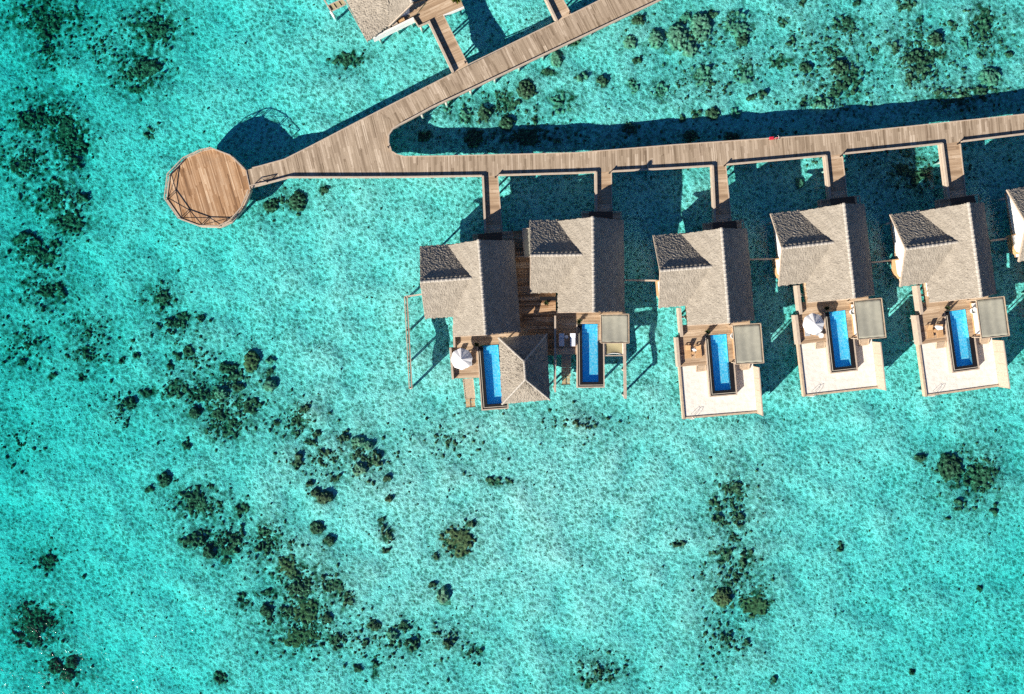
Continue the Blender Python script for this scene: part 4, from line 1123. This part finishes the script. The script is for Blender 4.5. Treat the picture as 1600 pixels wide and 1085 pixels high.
thatch_sheet(rf_, (C3[0], C3[1], (cu + .02, r1[1], zr), (cu - .02, r1[1], zr)), 50, 32, .036, .34, 14)
rfo = rf_.build('roof', 'thatch', pv_)
ridge_cap(bp, r0, r1, .17, seed=9).build('ridge_cap', 'ridge', rfo)
for cpt, rp in ((C3[0], r1), (C3[1], r1), (C3[2], r0), (C3[3], r0)):
    a_ = Vector(cpt); b_ = Vector(rp)
    ridge_cap(bp, a_, b_, .13, seed=10).build('hip_cap', 'ridge', rfo)
for p in cor:
    x, y = p[0] + (cu - p[0]) * .18, p[1] + ((vt + vb) / 2 - p[1]) * .18
    MB(bp).box(x - .08, x + .08, y - .08, y + .08, ZD - .02, ZD + he + .2).build('post', 'rail', pv_)
    MB(bp).tube([(x, y, -4.2), (x, y, ZD - .3)], .17, 10).build('stilt', 'concrete', pv_, True)
lx0 = P1(815, 500)[0]
MB(bp).box(lx0, cor[1][0] - .5, vb + .4, vt - .4, ZD - .3, ZD + .003).build('floor_deck', mat_planks('tan', 90), pv_)
MB(bp).box(lx0 + 1.0, cor[1][0] - 1.0, vb + 2.2, vt - 2.0, ZD + .01, ZD + .42).build('daybed', 'teak', pv_)
MB(bp).box(lx0 + 1.1, cor[1][0] - 1.1, vb + 2.3, vt - 2.1, ZD + .42, ZD + .58).build('mattress', 'fabricw', pv_)
# dividing wall
bw = (*at(867.3, 612), ZD)
dv = thing('dividing_wall', 'long thin pale screen wall between the pavilion villa and hammock villa', 'screen wall', WORLD, bw)
x0w, y0w = at(866.3, 610, 0); x1w, y1w = at(866.2, 494, 0)
MB(bw).bar((x0w, y0w, ZD + .5), (x1w, y1w, ZD + .5), .14, 3.2).build('panel', 'pale', dv)
MB(bw).bar((x0w, y0w - .1, ZD + 2.13), (x1w, y1w + .05, ZD + 2.13), .26, .06).build('top_rail', 'pale', dv)
for q in (.02, .33, .66, .98):
    x, y = x0w + (x1w - x0w) * q, y0w + (y1w - y0w) * q
    MB(bw).tube([(x, y, -4.2), (x, y, ZD - 1.1)], .13, 10).build('stilt', 'concrete', dv, True)

# hammock villa terrace
b2 = (*P2(140, 535), ZD)
t2 = thing('pool_terrace', 'timber pool terrace in front of ' + SHORT[2], 'terrace', F2, b2, 'timber pool terraces')
MB(b2).prism([P2(135, 40), P2(135, 537), P2(385, 537), P2(385, 192), P2(605, 192), P2(605, 385), P2(655, 385), P2(655, 215), P2(900, 215), P2(900, 40)], ZD - .3, ZD).build('decking', mat_planks('tan', 0), t2)
for q in ((180, 80), (180, 500), (350, 500), (630, 300), (860, 150)):
    x, y = P2(*q); MB(b2).tube([(x, y, -4.2), (x, y, ZD - .3)], .16, 10).build('stilt', 'concrete', t2, True)
make_pool(F2, 'narrow blue pool left of the net hammock', P2(368, 600)[0], P2(682, 600)[0], P2(500, 912)[1], P2(500, 195)[1], P2(650, 385)[1],
          P2(432, 600)[0], P2(612, 600)[0])
make_canopy(F2, 'square grey-green shade canopy above the net hammock', [P2(640, 84, 2.55), P2(957, 80, 2.55), P2(960, 407, 2.55), P2(645, 407, 2.55)])
u, v = P2(196, 368); make_lounger(F2, 'grey cushioned lounger beside the dividing wall at ' + SHORT[2], u, v, 0, 'fabricg')
u, v = P2(322, 368); make_lounger(F2, 'grey cushioned lounger beside the pool of ' + SHORT[2], u, v, 0, 'fabricg')
u, v = P2(252, 335); make_table(F2, 'round white side table between the grey loungers of ' + SHORT[2], u, v, 'white', .27)
make_steps(F2, 'timber steps going down to the water at ' + SHORT[2], P2(208, 540)[0], P2(302, 540)[0], P2(250, 535)[1], 10, ZD, .34, .19)
u, v = P2(398, 160); make_plant(F2, 'small dark potted plant at the pool corner of ' + SHORT[2], u, v, seed=6, group='dark potted plants at the pool corners')
u, v = F2.l(853.4, 474); make_plant(F2, 'leggy dark potted plant on the sunny corner of the shared deck', u, v, seed=8)
# black bench against the hammock villa's wing
bb = F2.l(857, 467)
bn = thing('bench', 'low black bench under the eave of the hammock villa', 'bench', F2, (bb[0], bb[1], ZD))
MB().box(-1.3, 1.3, -.3, .3, .36, .44).build('seat', 'black', bn)
for s_ in (-1.15, 1.15): MB().box(s_ - .05, s_ + .05, -.26, .26, 0, .36).build('leg', 'black', bn)
# hammock
bh = (*P2(680, 548), ZD)
hm = thing('net_hammock', 'beige net hammock stretched between timber beams over the water', 'hammock', F2, bh)
hc = [P2(690, 412), P2(892, 412), P2(892, 545), P2(690, 545)]
n = 10; vs = []; fs = []
for j in range(n + 1):
    for i in range(n + 1):
        s_, q = i / n, j / n
        x = hc[0][0] + (hc[1][0] - hc[0][0]) * s_; y = hc[0][1] + (hc[3][1] - hc[0][1]) * (q * (1 - .16 * 4 * s_ * (1 - s_)))
        vs.append((x, y, ZD - .08 - .3 * 16 * s_ * (1 - s_) * q * (1 - q) * .6))
for j in range(n):
    for i in range(n): fs.append((j * (n + 1) + i, (j + 1) * (n + 1) + i, (j + 1) * (n + 1) + i + 1, j * (n + 1) + i + 1))
MB(bh).add(vs, fs).build('net', 'net', hm, True)
rp = MB(bh)
edge = [vs[n * (n + 1) + i] for i in range(n + 1)]
rp.tube(edge, .05, 8); rp.tube([vs[i * (n + 1)] for i in range(n + 1)], .05, 8); rp.tube([vs[i * (n + 1) + n] for i in range(n + 1)], .05, 8)
rp.build('edge_rope', 'fabricw', hm)
MB(bh).bar((*P2(684, 549), ZD - .05), (*P2(905, 549), ZD - .05), .14, .2).build('cross_beam', 'pale', hm)
# long beam to the right of the hammock
bl = (*P2(920, 1035), ZD)
lb = thing('timber_beam', 'long pale timber beam on piles right of the net hammock', 'beam', F2, bl)
MB(bl).bar((*P2(903, 60), ZD - .02), (*P2(918, 1035), ZD - .02), .42, .3).build('beam', 'pale', lb)
for q in (420, 720, 1010):
    x, y = P2(905 + q * .012, q); MB(bl).tube([(x, y, -4.2), (x, y, ZD - .17)], .17, 10).build('pile', 'concrete', lb, True)

# long ladder-like screen left of the pavilion villa
bs_ = (*at(641, 606), ZD)
ls = thing('timber_screen', 'long narrow ladder-like timber frame on piles left of the pavilion villa', 'screen', WORLD, bs_)
pa, pb = at(634.2, 464), at(641.8, 607.5)
d = Vector((pb[0] - pa[0], pb[1] - pa[1], 0)).normalized(); nrm = Vector((-d.y, d.x, 0))
for s_, mt in ((-.2, 'rail'), (.2, 'pale')):
    a_ = Vector((*pa, ZD)) + nrm * s_; b_ = Vector((*pb, ZD)) + nrm * s_
    MB(bs_).bar(a_, b_, .12, .34).build('rail_beam', mt, ls)
ln = (Vector((*pb, 0)) - Vector((*pa, 0))).length
for k in range(13):
    c_ = Vector((*pa, ZD - .02)) + d * (ln * (k + .15) / 12.3)
    MB(bs_).bar(c_ - nrm * .14, c_ + nrm * .14, .1, .2).build('cross_batten', 'darkwood', ls)
pl_ = MB(bs_).bar(Vector((*pa, ZD - .7)), Vector((*pb, ZD - .7)), .06, 1.0).build('slat_panel', 'rail', ls)
for q in (.0, .36, .70, .995):
    c_ = Vector((*pa, 0)) + d * ln * q
    MB(bs_).tube([(c_.x, c_.y, -3.6), (c_.x, c_.y, ZD - .15)], .19, 10).build('pile', 'concrete', ls, True)
MB(bs_).bar((*at(632.5, 464), ZD - .02), (*at(664, 459.5), ZD - .02), .22, .24).build('link_beam', 'pale', ls)

# service beams between neighbouring villas
for k, (p, q, lab) in enumerate((((974, 438), (1034, 438.8), 'thin pale service beam crossing the gap from the hammock villa'),
                                 ((1170, 405.5), (1226, 404.5), 'thin service beam reaching the villa with the open parasol'),
                                 ((1356, 411), (1404, 406), 'thin service beam reaching the villa with the towel-draped lounger'),
                                 ((1548, 376.5), (1592, 370.5), 'thin service beam reaching the villa cut off at right'))):
    bb = (*at(*p), ZD - .2)
    o = thing('service_beam', lab, 'beam', WORLD, bb, 'service beams between the villas')
    MB(bb).bar((*at(*p), ZD - .2), (*at(*q), ZD - .2), .24, .2).build('beam', 'pale', o)
    x, y = [(a + b) / 2 for a, b in zip(at(*p), at(*q))]
    MB(bb).tube([(x, y, -4.2), (x, y, ZD - .3)], .14, 10).build('pile', 'concrete', o, True)

# ------------------------------------------------------------------ boardwalk
bw_base = (*at(600, 260), ZD)
bwk = thing('boardwalk', 'long forked grey timber boardwalk linking the villas to the round platform', 'boardwalk', WORLD, bw_base)
up_L = [(487, 228), (560, 190), (707, 115.5), (868, 35), (1000, -31), (1110, -86)]
up_R = [(1172, -70), (1031, 1), (756, 131), (675, 169)]
inner = [(640, 188), (625.6, 195.3), (614, 203), (607.8, 212), (607.6, 224), (612, 236), (620, 241.5), (632, 244.8)]
rt_T = [(700, 244), (900, 239.2), (1050, 227), (1325, 208), (1600, 179), (1760, 160)]
rt_B = [(1760, 190), (1600, 209.8), (1500, 222), (1471, 225), (1316, 241), (1290, 244), (1134, 258), (1113, 260), (1050, 263.5), (900, 271), (754, 275.5), (640, 277.3)]
tail = [(560, 277.7), (452.6, 277.7), (393, 293.5)]
neck = [(384.6, 264.4), (403, 260.8), (444.3, 249.5)]
def A(l): return [at(*p) for p in l]
# three decks, each with boards laid across its own run
junction = A([(632, 244.8), (640, 277.3), (560, 277.7), (452.6, 277.7), (393, 293.5), (386, 266), (403, 260.8), (444.3, 249.5), (487, 228), (560, 190), (640, 188 + 0), (625.6, 195.3), (614, 203), (607.8, 212), (607.6, 224), (612, 236), (620, 241.5)])
junction = A([(640, 277.3), (560, 277.7), (452.6, 277.7), (393, 293.5), (386, 266), (403, 260.8), (444.3, 249.5), (487, 228), (560, 190), (592, 173.8), (625.6, 195.3), (614, 203), (607.8, 212), (607.6, 224), (612, 236), (620, 241.5), (632, 244.8)])
MB(bw_base).prism(junction, ZD - .25, ZD).build('decking', mat_planks('grey', 104), bwk)
MB(bw_base).prism(A([(592, 173.8), (707, 115.5), (868, 35), (1000, -31), (1110, -86), (1172, -70), (1031, 1), (756, 131), (675, 169), (640, 188), (625.6, 195.3)]), ZD - .25, ZD).build('decking', mat_planks('grey', 117), bwk)
MB(bw_base).prism(A([(632, 244.8)] + rt_T[:3] + [(1050, 263.5), (900, 271), (754, 275.5), (640, 277.3)]), ZD - .25, ZD).build('decking', mat_planks('grey', 91.5), bwk)
MB(bw_base).prism(A([(1050, 227), (1325, 208), (1600, 179), (1760, 160), (1760, 190), (1600, 209.8), (1500, 222), (1471, 225), (1316, 241), (1290, 244), (1134, 258), (1113, 260), (1050, 263.5)]), ZD - .25, ZD).build('decking', mat_planks('grey', 95.5), bwk)
def path_bar(name, pts, w, h, z, mat, parent, base, off=0.0):
    """continuous kerb or fascia following a polyline, offset sideways by off (left of the direction of travel)"""
    P = [Vector((*at(*p), 0)) for p in pts]; n = len(P); nrm = []
    for i in range(n):
        d = (P[min(i + 1, n - 1)] - P[max(i - 1, 0)]).normalized(); nrm.append(Vector((-d.y, d.x, 0)))
    vs = []; fs = []
    for p, q in zip(P, nrm):
        for a, b in ((-w / 2, 0), (w / 2, 0), (w / 2, h), (-w / 2, h)):
            v = p + q * (off + a); vs.append((v.x, v.y, z + b))
    for i in range(n - 1):
        o = i * 4
        for k in range(4): fs.append((o + k, o + 4 + k, o + 4 + (k + 1) % 4, o + (k + 1) % 4))
    fs.append((0, 1, 2, 3)); e = (n - 1) * 4; fs.append((e + 3, e + 2, e + 1, e))
    return MB(base).add(vs, fs).build(name, mat, parent)
# broad bench-like kerb on the lower sides, thin trim on the upper sides
lower_runs = [[(1172, -70), (1031, 1), (756, 131), (675, 169), (640, 188), (625.6, 195.3), (614, 203), (607.8, 212), (607.6, 224), (611, 234)],
              [(753.5, 275.5), (640, 277.3), (560, 277.7), (452.6, 277.7), (394, 293.3)],
              [(931, 269.5), (900, 271), (778.5, 274.5)],
              [(1112, 259.8), (1050, 263.5), (956, 268.5)],
              [(1289, 244), (1135, 257.8)], [(1470, 225.2), (1317, 240.8)], [(1760, 190), (1600, 209.8), (1501, 221.8)]]
for r_ in lower_runs:
    path_bar('kerb', r_, .22, .5, ZD - .02, 'pale', bwk, bw_base, 0.0)
    path_bar('fascia', r_, .10, .55, ZD - .62, 'pale', bwk, bw_base, -.14)
for r_ in ([(394, 262.5), (403, 260.5), (444.3, 249.2), (487, 227.8), (560, 189.8), (707, 115.2)], [(731, 101.5), (868, 34.8)], [(893, 22.5), (1000, -31), (1110, -86)],
           [(613, 237), (620, 241.5), (632, 244.6), (700, 243.8), (900, 239), (1050, 226.8), (1325, 207.8), (1600, 178.8), (1760, 159.8)]):
    path_bar('edge_trim', r_, .14, .1, ZD - .04, 'pale', bwk, bw_base)
runs = [((660, 260), (1700, 185), 22), ((600, 205), (1060, -25), 12), ((420, 275), (580, 245), 4)]
for a_, b_, n in runs:
    for i in range(n):
        q = (i + .5) / n; px, py = a_[0] + (b_[0] - a_[0]) * q, a_[1] + (b_[1] - a_[1]) * q
        if a_[0] == 660: py = np.interp(px, [632, 900, 1050, 1325, 1600, 1760], [261, 255, 245, 224, 195, 175])
        x, y = at(px, py); MB(bw_base).tube([(x, y, -4.2), (x, y, ZD - .25)], .2, 10).build('stilt', 'concrete', bwk, True)

# jetties (left-top, right-top, right-bottom, left-bottom in photo pixels)
JET = [
 (1, [(754.6, 275.5), (777.5, 274.8), (784.7, 362.3), (758.7, 364.7)], 'narrow jetty from the boardwalk to the shared deck', True),
 (2, [(931, 269.5), (955.2, 268.3), (956, 332.5), (931.5, 332.5)], 'narrow jetty from the boardwalk to the villa with the hammock', True),
 (3, [(1112.5, 259.7), (1134, 258.2), (1142.8, 349), (1116.5, 349)], 'narrow jetty to the sand terrace villa nearest the hammock', True),
 (4, [(1289, 244), (1316, 241), (1324, 312), (1296, 313)], 'narrow jetty to the sand terrace villa with a parasol', True),
 (5, [(1470, 225.2), (1500, 222), (1509.5, 310), (1481, 312)], 'narrow jetty to the villa with the towel-draped lounger', True),
 (7, [(670.5, 34.5), (693, 24.5), (731.3, 101.8), (708.5, 114.2)], 'narrow jetty from the upper boardwalk to the uppermost villa', True),
 (8, [(836, -36), (860, -36), (892.5, 22.8), (870, 34)], 'narrow jetty leaving the photo at the top edge', True),
]
for k, q, lab, kb in JET:
    c = [at(*p) for p in q]
    bj = (c[3][0], c[3][1], ZD)
    t = thing('entrance_jetty', lab, 'jetty', WORLD, bj, 'jetties from the boardwalk to the villas')
    ang = math.degrees(math.atan2(c[1][1] - c[0][1], c[1][0] - c[0][0]))
    MB(bj).prism(c, ZD - .25, ZD - .006).build('decking', mat_planks('tan', ang if k != 7 and k != 8 else 25, .2), t)
    path_bar('kerb', [q[3], q[0]], .3, .5, ZD - .03, 'pale', t, bj, -.0)
    path_bar('fascia', [q[3], q[0]], .1, .5, ZD - .6, 'pale', t, bj, .14)
    path_bar('edge_trim', [q[1], q[2]], .14, .1, ZD - .05, 'pale', t, bj)
    for w_ in (.3, .75):
        for s_ in (.2, .8):
            x = (c[0][0] * (1 - s_) + c[1][0] * s_) * (1 - w_) + (c[3][0] * (1 - s_) + c[2][0] * s_) * w_
            y = (c[0][1] * (1 - s_) + c[1][1] * s_) * (1 - w_) + (c[3][1] * (1 - s_) + c[2][1] * s_) * w_
            MB(bj).tube([(x, y, -4.2), (x, y, ZD - .25)], .15, 10).build('stilt', 'concrete', t, True)

# small lamps at the jetty corners
for k, (px, py, lab) in enumerate(((774, 277.5, 'the jetty to the shared deck'), (952, 271, 'the jetty to the hammock villa'), (1131.5, 259.5, 'the jetty to the sand terrace villa nearest the hammock'),
                                   (1313, 244.5, 'the jetty to the open-parasol villa'), (1496, 225.5, 'the jetty to the towel-lounger villa'), (727, 98.5, 'the jetty to the uppermost villa'),
                                   (890, 21.5, 'the jetty leaving at the top edge'), (607.5, 231, 'the inner fork of the boardwalk'))):
    bb = (*at(px, py), ZD)
    o = thing('bollard_light', 'short black bollard light at ' + lab, 'bollard light', WORLD, bb, 'bollard lights along the boardwalk')
    MB().lathe(0, 0, [(.11, 0), (.11, .04), (.07, .06), (.07, .62)], 12).build('post', 'black', o)
    MB().lathe(0, 0, [(.07, .62), (.11, .66), (.11, .78), (.04, .82)], 12).build('lamp_head', 'black', o)

# ------------------------------------------------------------------ round platform
PLP = [(330.5, 231), (314.6, 234.5), (287.7, 247), (262.8, 272.5), (258, 311), (280, 342.3), (311.9, 354), (343, 354.8), (361, 346.5), (379.6, 325), (390.7, 297.4), (383.7, 265), (361.6, 242.8)]
pc = [at(p[0], p[1], .45) for p in PLP]
cx = sum(p[0] for p in pc) / len(pc); cy = sum(p[1] for p in pc) / len(pc)
bq = (cx, cy, ZD)
plat = thing('round_platform', 'many-sided brown timber platform with a braced railing at the boardwalk end', 'platform', WORLD, bq)
MB(bq).prism(pc, ZD - .3, ZD + .004).build('decking', mat_planks('brown', 106.5, .17, 4.2), plat)
n = len(pc)
inn = [(cx + (p[0] - cx) * .985, cy + (p[1] - cy) * .985) for p in pc]
for i in range(n):
    j = (i + 1) % n
    a_, b_ = pc[i], pc[j]
    MB(bq).bar((*a_, ZD - .28), (*b_, ZD - .28), .12, .6).build('fascia', 'pale', plat)
    MB(bq).bar((*inn[i], ZD + .06), (*inn[j], ZD + .06), .12, .1).build('toe_board', 'pale', plat)
    if i == 10: continue       # opening to the boardwalk
    p, q = Vector((*inn[i], 0)), Vector((*inn[j], 0))
    d = (q - p).normalized()
    MB(bq).bar((p.x, p.y, ZD + 1.02), (q.x, q.y, ZD + 1.02), .13, .06).build('top_rail', 'pale', plat)
    br = MB(bq)
    br.bar((p.x, p.y, ZD + .14), (q.x, q.y, ZD + .94), .05); br.bar((p.x, p.y, ZD + .94), (q.x, q.y, ZD + .15), .05)
    br.build('cross_brace', 'rail', plat)
for i in range(n):
    p = Vector((*inn[i], 0))
    for j in ((i + 1) % n, (i - 1) % n):
        if (i == 10 and j == 11) or (i == 11 and j == 10): continue
        d = (Vector((*inn[j], 0)) - p).normalized() * .14
        MB(bq).box(p.x + d.x - .04, p.x + d.x + .04, p.y + d.y - .04, p.y + d.y + .04, ZD, ZD + .99).build('post', 'rail', plat)
for i in range(0, n, 2):
    x, y = cx + (pc[i][0] - cx) * .8, cy + (pc[i][1] - cy) * .8
    MB(bq).tube([(x, y, -3.9), (x, y, ZD - .3)], .22, 10).build('stilt', 'concrete', plat, True)
# short braced railing where the walk meets the platform
br_b = (*at(396, 290), ZD)
gr = thing('railing', 'short braced timber railing at the neck between platform and boardwalk', 'railing', WORLD, br_b)
pa, pb = Vector((*at(393.5, 291.8), 0)), Vector((*at(419, 286.3), 0))
MB(br_b).bar((pa.x, pa.y, ZD + 1.0), (pb.x, pb.y, ZD + 1.0), .12, .06).build('top_rail', 'pale', gr)
for q in (0, 1):
    p = pa.lerp(pb, q * .98 + .01); MB(br_b).box(p.x - .045, p.x + .045, p.y - .045, p.y + .045, ZD, ZD + .97).build('post', 'rail', gr)
mb = MB(br_b); mb.bar((pa.x, pa.y, ZD + .1), (pb.x, pb.y, ZD + .92), .035); mb.bar((pa.x, pa.y, ZD + .92), (pb.x, pb.y, ZD + .1), .035); mb.build('cross_brace', 'rail', gr)

# ------------------------------------------------------------------ red bicycle leaning at the edge of the walk
bx, by = at(1209, 217.5); fb_ = Frame(1209, 217.8, 5)
bk = thing('bicycle', 'red bicycle parked at the upper edge of the boardwalk', 'bicycle', fb_, (0, 0, ZD))
def torus(cx_, cz_, R_, r_, n=26, m=8):
    mb = MB(); pts = [(cx_ + R_ * math.cos(2 * math.pi * k / n), 0, cz_ + R_ * math.sin(2 * math.pi * k / n)) for k in range(n)]
    vs = []; fs = []
    for k in range(n):
        a = 2 * math.pi * k / n
        for j in range(m):
            b = 2 * math.pi * j / m; rr = R_ + r_ * math.cos(b)
            vs.append((cx_ + rr * math.cos(a), r_ * math.sin(b), cz_ + rr * math.sin(a)))
    for k in range(n):
        for j in range(m): fs.append((k * m + j, ((k + 1) % n) * m + j, ((k + 1) % n) * m + (j + 1) % m, k * m + (j + 1) % m))
    return mb.add(vs, fs)
for xw in (-.55, .55):
    wl_ = torus(xw, .34, .32, .03).build('wheel', 'tyre', bk, True)
    sp = MB()
    for k in range(10):
        a = math.pi * 2 * k / 10; sp.bar((xw, 0, .34), (xw + .31 * math.cos(a), 0, .34 + .31 * math.sin(a)), .008)
    sp.build('spokes', 'steel', wl_)
fm = MB()
for a_, b_ in (((-.55, 0, .34), (-.12, 0, .32)), ((-.12, 0, .32), (-.22, 0, .86)), ((-.55, 0, .34), (-.2, 0, .74)), ((-.2, 0, .74), (.38, 0, .86)), ((-.12, 0, .32), (.40, 0, .78)), ((.55, 0, .34), (.36, 0, 1.0))):
    fm.tube([a_, b_], .024, 8)
fm.build('frame', 'red', bk)
MB().tube([(.28, -.3, 1.04), (.40, -.16, 1.06), (.38, 0, 1.04), (.40, .16, 1.06), (.28, .3, 1.04)], .02, 8).build('handlebar', 'fabricw', bk)
MB().tube([(-.36, 0, .9), (-.25, 0, .92), (-.05, 0, .9)], [.10, .09, .03], 8).build('saddle', 'black', bk, True)
MB().box(-.92, -.28, -.2, .2, .72, .95).build('rear_crate', 'red', bk)
for y in (-.12, .12): MB().box(-.06, .06, y - .05, y + .05, .2, .23).build('pedal', 'black', bk)

# ------------------------------------------------------------------ uppermost villa, cut off by the top edge
F7 = Frame(660, 20, 27)
b7 = (*at(640, 20), ZD)
v7 = thing('overwater_villa', 'thatched villa behind the upper boardwalk, cut off by the top edge', 'villa', WORLD, b7, 'thatched villas on stilts')
def W(px, py, h): return (*at(px, py, h), ZD + h)
Apt, E0 = W(573.5, 65, 1.7), W(501, -66, 1.7)
Pm, Q0 = W(607.5, 40, 3.0), W(607, -10, 4.6)
Rr, R0_ = W(644.7, 4.0, 5.2), W(600, -62, 5.6)
Q1 = W(570, -78, 4.4)
r7 = MB(b7)
thatch_sheet(r7, (Apt, Pm, Q0, W(540, -1, 1.75)), 30, 50, .045, .34, 21)
thatch_sheet(r7, (W(540, -1, 1.75), Q0, Q1, E0), 30, 50, .045, .34, 22)
thatch_sheet(r7, (Pm, Rr, W(628, -24, 5.4), W(607.2, 15, 3.8)), 30, 30, .02, .34, 23)
thatch_sheet(r7, (W(607.2, 15, 3.8), W(628, -24, 5.4), R0_, Q1), 30, 30, .02, .34, 24)
thatch_sheet(r7, (Rr, W(676, -4, 3.2), W(650, -60, 3.2), R0_), 30, 30, .03, .34, 25)
ro7 = r7.build('roof', 'thatch', v7)
ridge_cap(b7, Rr, W(628, -24, 5.45), .2, seed=31).build('ridge_cap', 'ridge', ro7)
MB(b7).bar(Vector(W(574.5, 66, 1.5)), Vector(E0) - Vector((0, 0, .2)), .1, .3).build('verge_board', 'pale', ro7)
MB(b7).bar(Vector(Pm) + Vector((.05, -.1, -.05)), Vector(Rr) + Vector((.05, -.1, -.05)), .14, .3).build('verge_board', 'pale', ro7)
MB(b7).bar(Vector(Rr) + Vector((.05, -.1, -.05)), Vector(W(676, -5, 3.2)), .1, .25).build('verge_board', 'darkwood', ro7)
MB(b7).prism([at(594, 45), at(640, 22), at(640, -30), at(590, -60), at(560, -10)], ZD, ZD + 1.7).build('wall', 'white', v7)
MB(b7).prism([at(584, 60), at(645, 30), at(675, -10), at(640, -60), at(560, -40)], ZD - .35, ZD - .01).build('floor_deck', mat_planks('tan', 25), v7)
MB(b7).bar((*at(583, 61.5), ZD - .15), (*at(647, 30.5), ZD - .15), .3, 1.5).build('low_wall', 'white', v7)
for k, (px, py) in enumerate(((606, 45.5), (617.5, 40), (628.5, 34.3))):
    x, y = at(px, py)
    mb = MB(b7); a = rad(27); ux = Vector((math.cos(a), math.sin(a), 0)); uy = Vector((-math.sin(a), math.cos(a), 0)); o = Vector((x, y, 0))
    mb.prism([tuple((o + ux * i * .46 + uy * j_)[:2]) for i, j_ in ((-1, -.1), (1, -.1), (1, 1.2), (-1, 1.2))], ZD, ZD + .35 + .08 * k)
    mb.build('planter_box', 'teak' if k == 2 else 'pale', v7)
for px, py in ((590, 55), (618, 40), (640, 28), (570, 10), (600, -10)):
    x, y = at(px, py); MB(b7).tube([(x, y, -4.2), (x, y, ZD - .3)], .18, 10).build('stilt', 'concrete', v7, True)
bd = (*at(690, 15), ZD)
d7 = thing('entrance_deck', 'angled plank deck in front of the uppermost villa', 'deck', WORLD, bd)
MB(bd).prism(A([(646.4, 29), (654.3, 42), (670, 34.7), (692.8, 24), (724.3, 11), (716, -10), (700, -40), (664, -25), (666, 5)]), ZD - .28, ZD - .003).build('decking', mat_planks('tan', 25), d7)
path_bar('fascia', [(725, 11.5), (693, 25)], .12, .7, ZD - .6, 'white', d7, bd, -.05)
path_bar('kerb', [(669, 36), (654.5, 42.5), (646, 29.5)], .16, .5, ZD - .1, 'pale', d7, bd)
for px, py in ((656, 38), (718, 9), (700, -20), (672, 25)):
    x, y = at(px, py); MB(bd).tube([(x, y, -4.2), (x, y, ZD - .3)], .16, 10).build('stilt', 'concrete', d7, True)
make_plant(WORLD, 'bushy yellow-green potted plant on the deck of the uppermost villa', *at(713.3, 1.5), 'leaf', 1.0, 1.9, 9)
# framed net beside it
bn7 = (*at(520, 12), ZD)
n7 = thing('framed_net', 'small framed brown net over the water left of the uppermost villa', 'net', WORLD, bn7)
q4 = A([(511.5, 9.5), (535, -1), (540, 7), (517.5, 18)])
mb = MB(bn7); mb.prism(q4, ZD - .12, ZD - .08); mb.build('net', 'net', n7)
mb = MB(bn7)
for i in range(4): mb.bar((*q4[i], ZD - .02), (*q4[(i + 1) % 4], ZD - .02), .14, .18)
mb.build('frame', 'pale', n7)
for q in (.36, .70):
    a_ = Vector((*q4[0], ZD - .03)).lerp(Vector((*q4[1], ZD - .03)), q); b_ = Vector((*q4[3], ZD - .03)).lerp(Vector((*q4[2], ZD - .03)), q)
    MB(bn7).bar(a_, b_, .1, .12).build('cross_bar', 'rail', n7)
MB(bn7).bar((*at(504, -4), ZD - .02), (*at(518, 19), ZD - .02), .2, .26).build('side_beam', 'pale', n7)
x, y = at(517, 18); MB(bn7).tube([(x, y, -4.2), (x, y, ZD - .15)], .2, 10).build('pile', 'white', n7, True)

# ------------------------------------------------------------------ clean helper props
for o in list(bpy.data.objects):
    if '_base' in o: del o['_base']

# ------------------------------------------------------------------ light, sky, camera
sc = bpy.context.scene
w = bpy.data.worlds.new('World'); sc.world = w; w.use_nodes = True
nt = w.node_tree; nt.nodes.clear()
sky = nt.nodes.new('ShaderNodeTexSky'); sky.sky_type = 'NISHITA'; sky.sun_disc = False; sky.ozone_density = 8; sky.dust_density = 0; sky.altitude = 3000
sky.sun_elevation = rad(SUN_EL); sky.sun_rotation = math.atan2(SUN_AZ[0], SUN_AZ[1])
bg = nt.nodes.new('ShaderNodeBackground'); bg.inputs[1].default_value = .05
ow = nt.nodes.new('ShaderNodeOutputWorld')
nt.links.new(sky.outputs[0], bg.inputs[0]); nt.links.new(bg.outputs[0], ow.inputs[0])

sd_ = bpy.data.lights.new('sun', 'SUN'); sd_.energy = 5.0; sd_.angle = rad(.5); sd_.color = (1.0, .91, .79)
so_ = bpy.data.objects.new('sun', sd_); COL.objects.link(so_)
hv = Vector((SUN_AZ[0], SUN_AZ[1], 0)).normalized() * math.cos(rad(SUN_EL)); hv.z = math.sin(rad(SUN_EL))
so_.rotation_euler = (-hv).to_track_quat('-Z', 'Y').to_euler()
so_.location = (-40, -40, 60)

cd = bpy.data.cameras.new('camera'); co = bpy.data.objects.new('camera', cd); COL.objects.link(co)
co.location = (0, 0, ZD + H); co.rotation_euler = (0, 0, 0)
cd.sensor_width = 36; cd.lens = 36 * S * H / 1600
cd.shift_y = -(542.5 - NY) / 1600
cd.clip_end = 3000
sc.camera = co
sc.view_settings.view_transform = 'Standard'; sc.view_settings.look = 'None'
sc.view_settings.exposure = 1.0; sc.view_settings.gamma = 1
sc.render.engine = 'CYCLES'
sc.cycles.transparent_max_bounces = 16
sc.cycles.max_bounces = 6
sc.cycles.use_denoising = False
long_ = [o['label'] for o in bpy.data.objects if 'label' in o and len(__import__('re').findall(r"[A-Za-z0-9']+", o['label'])) > 16]
print('LONG', long_)
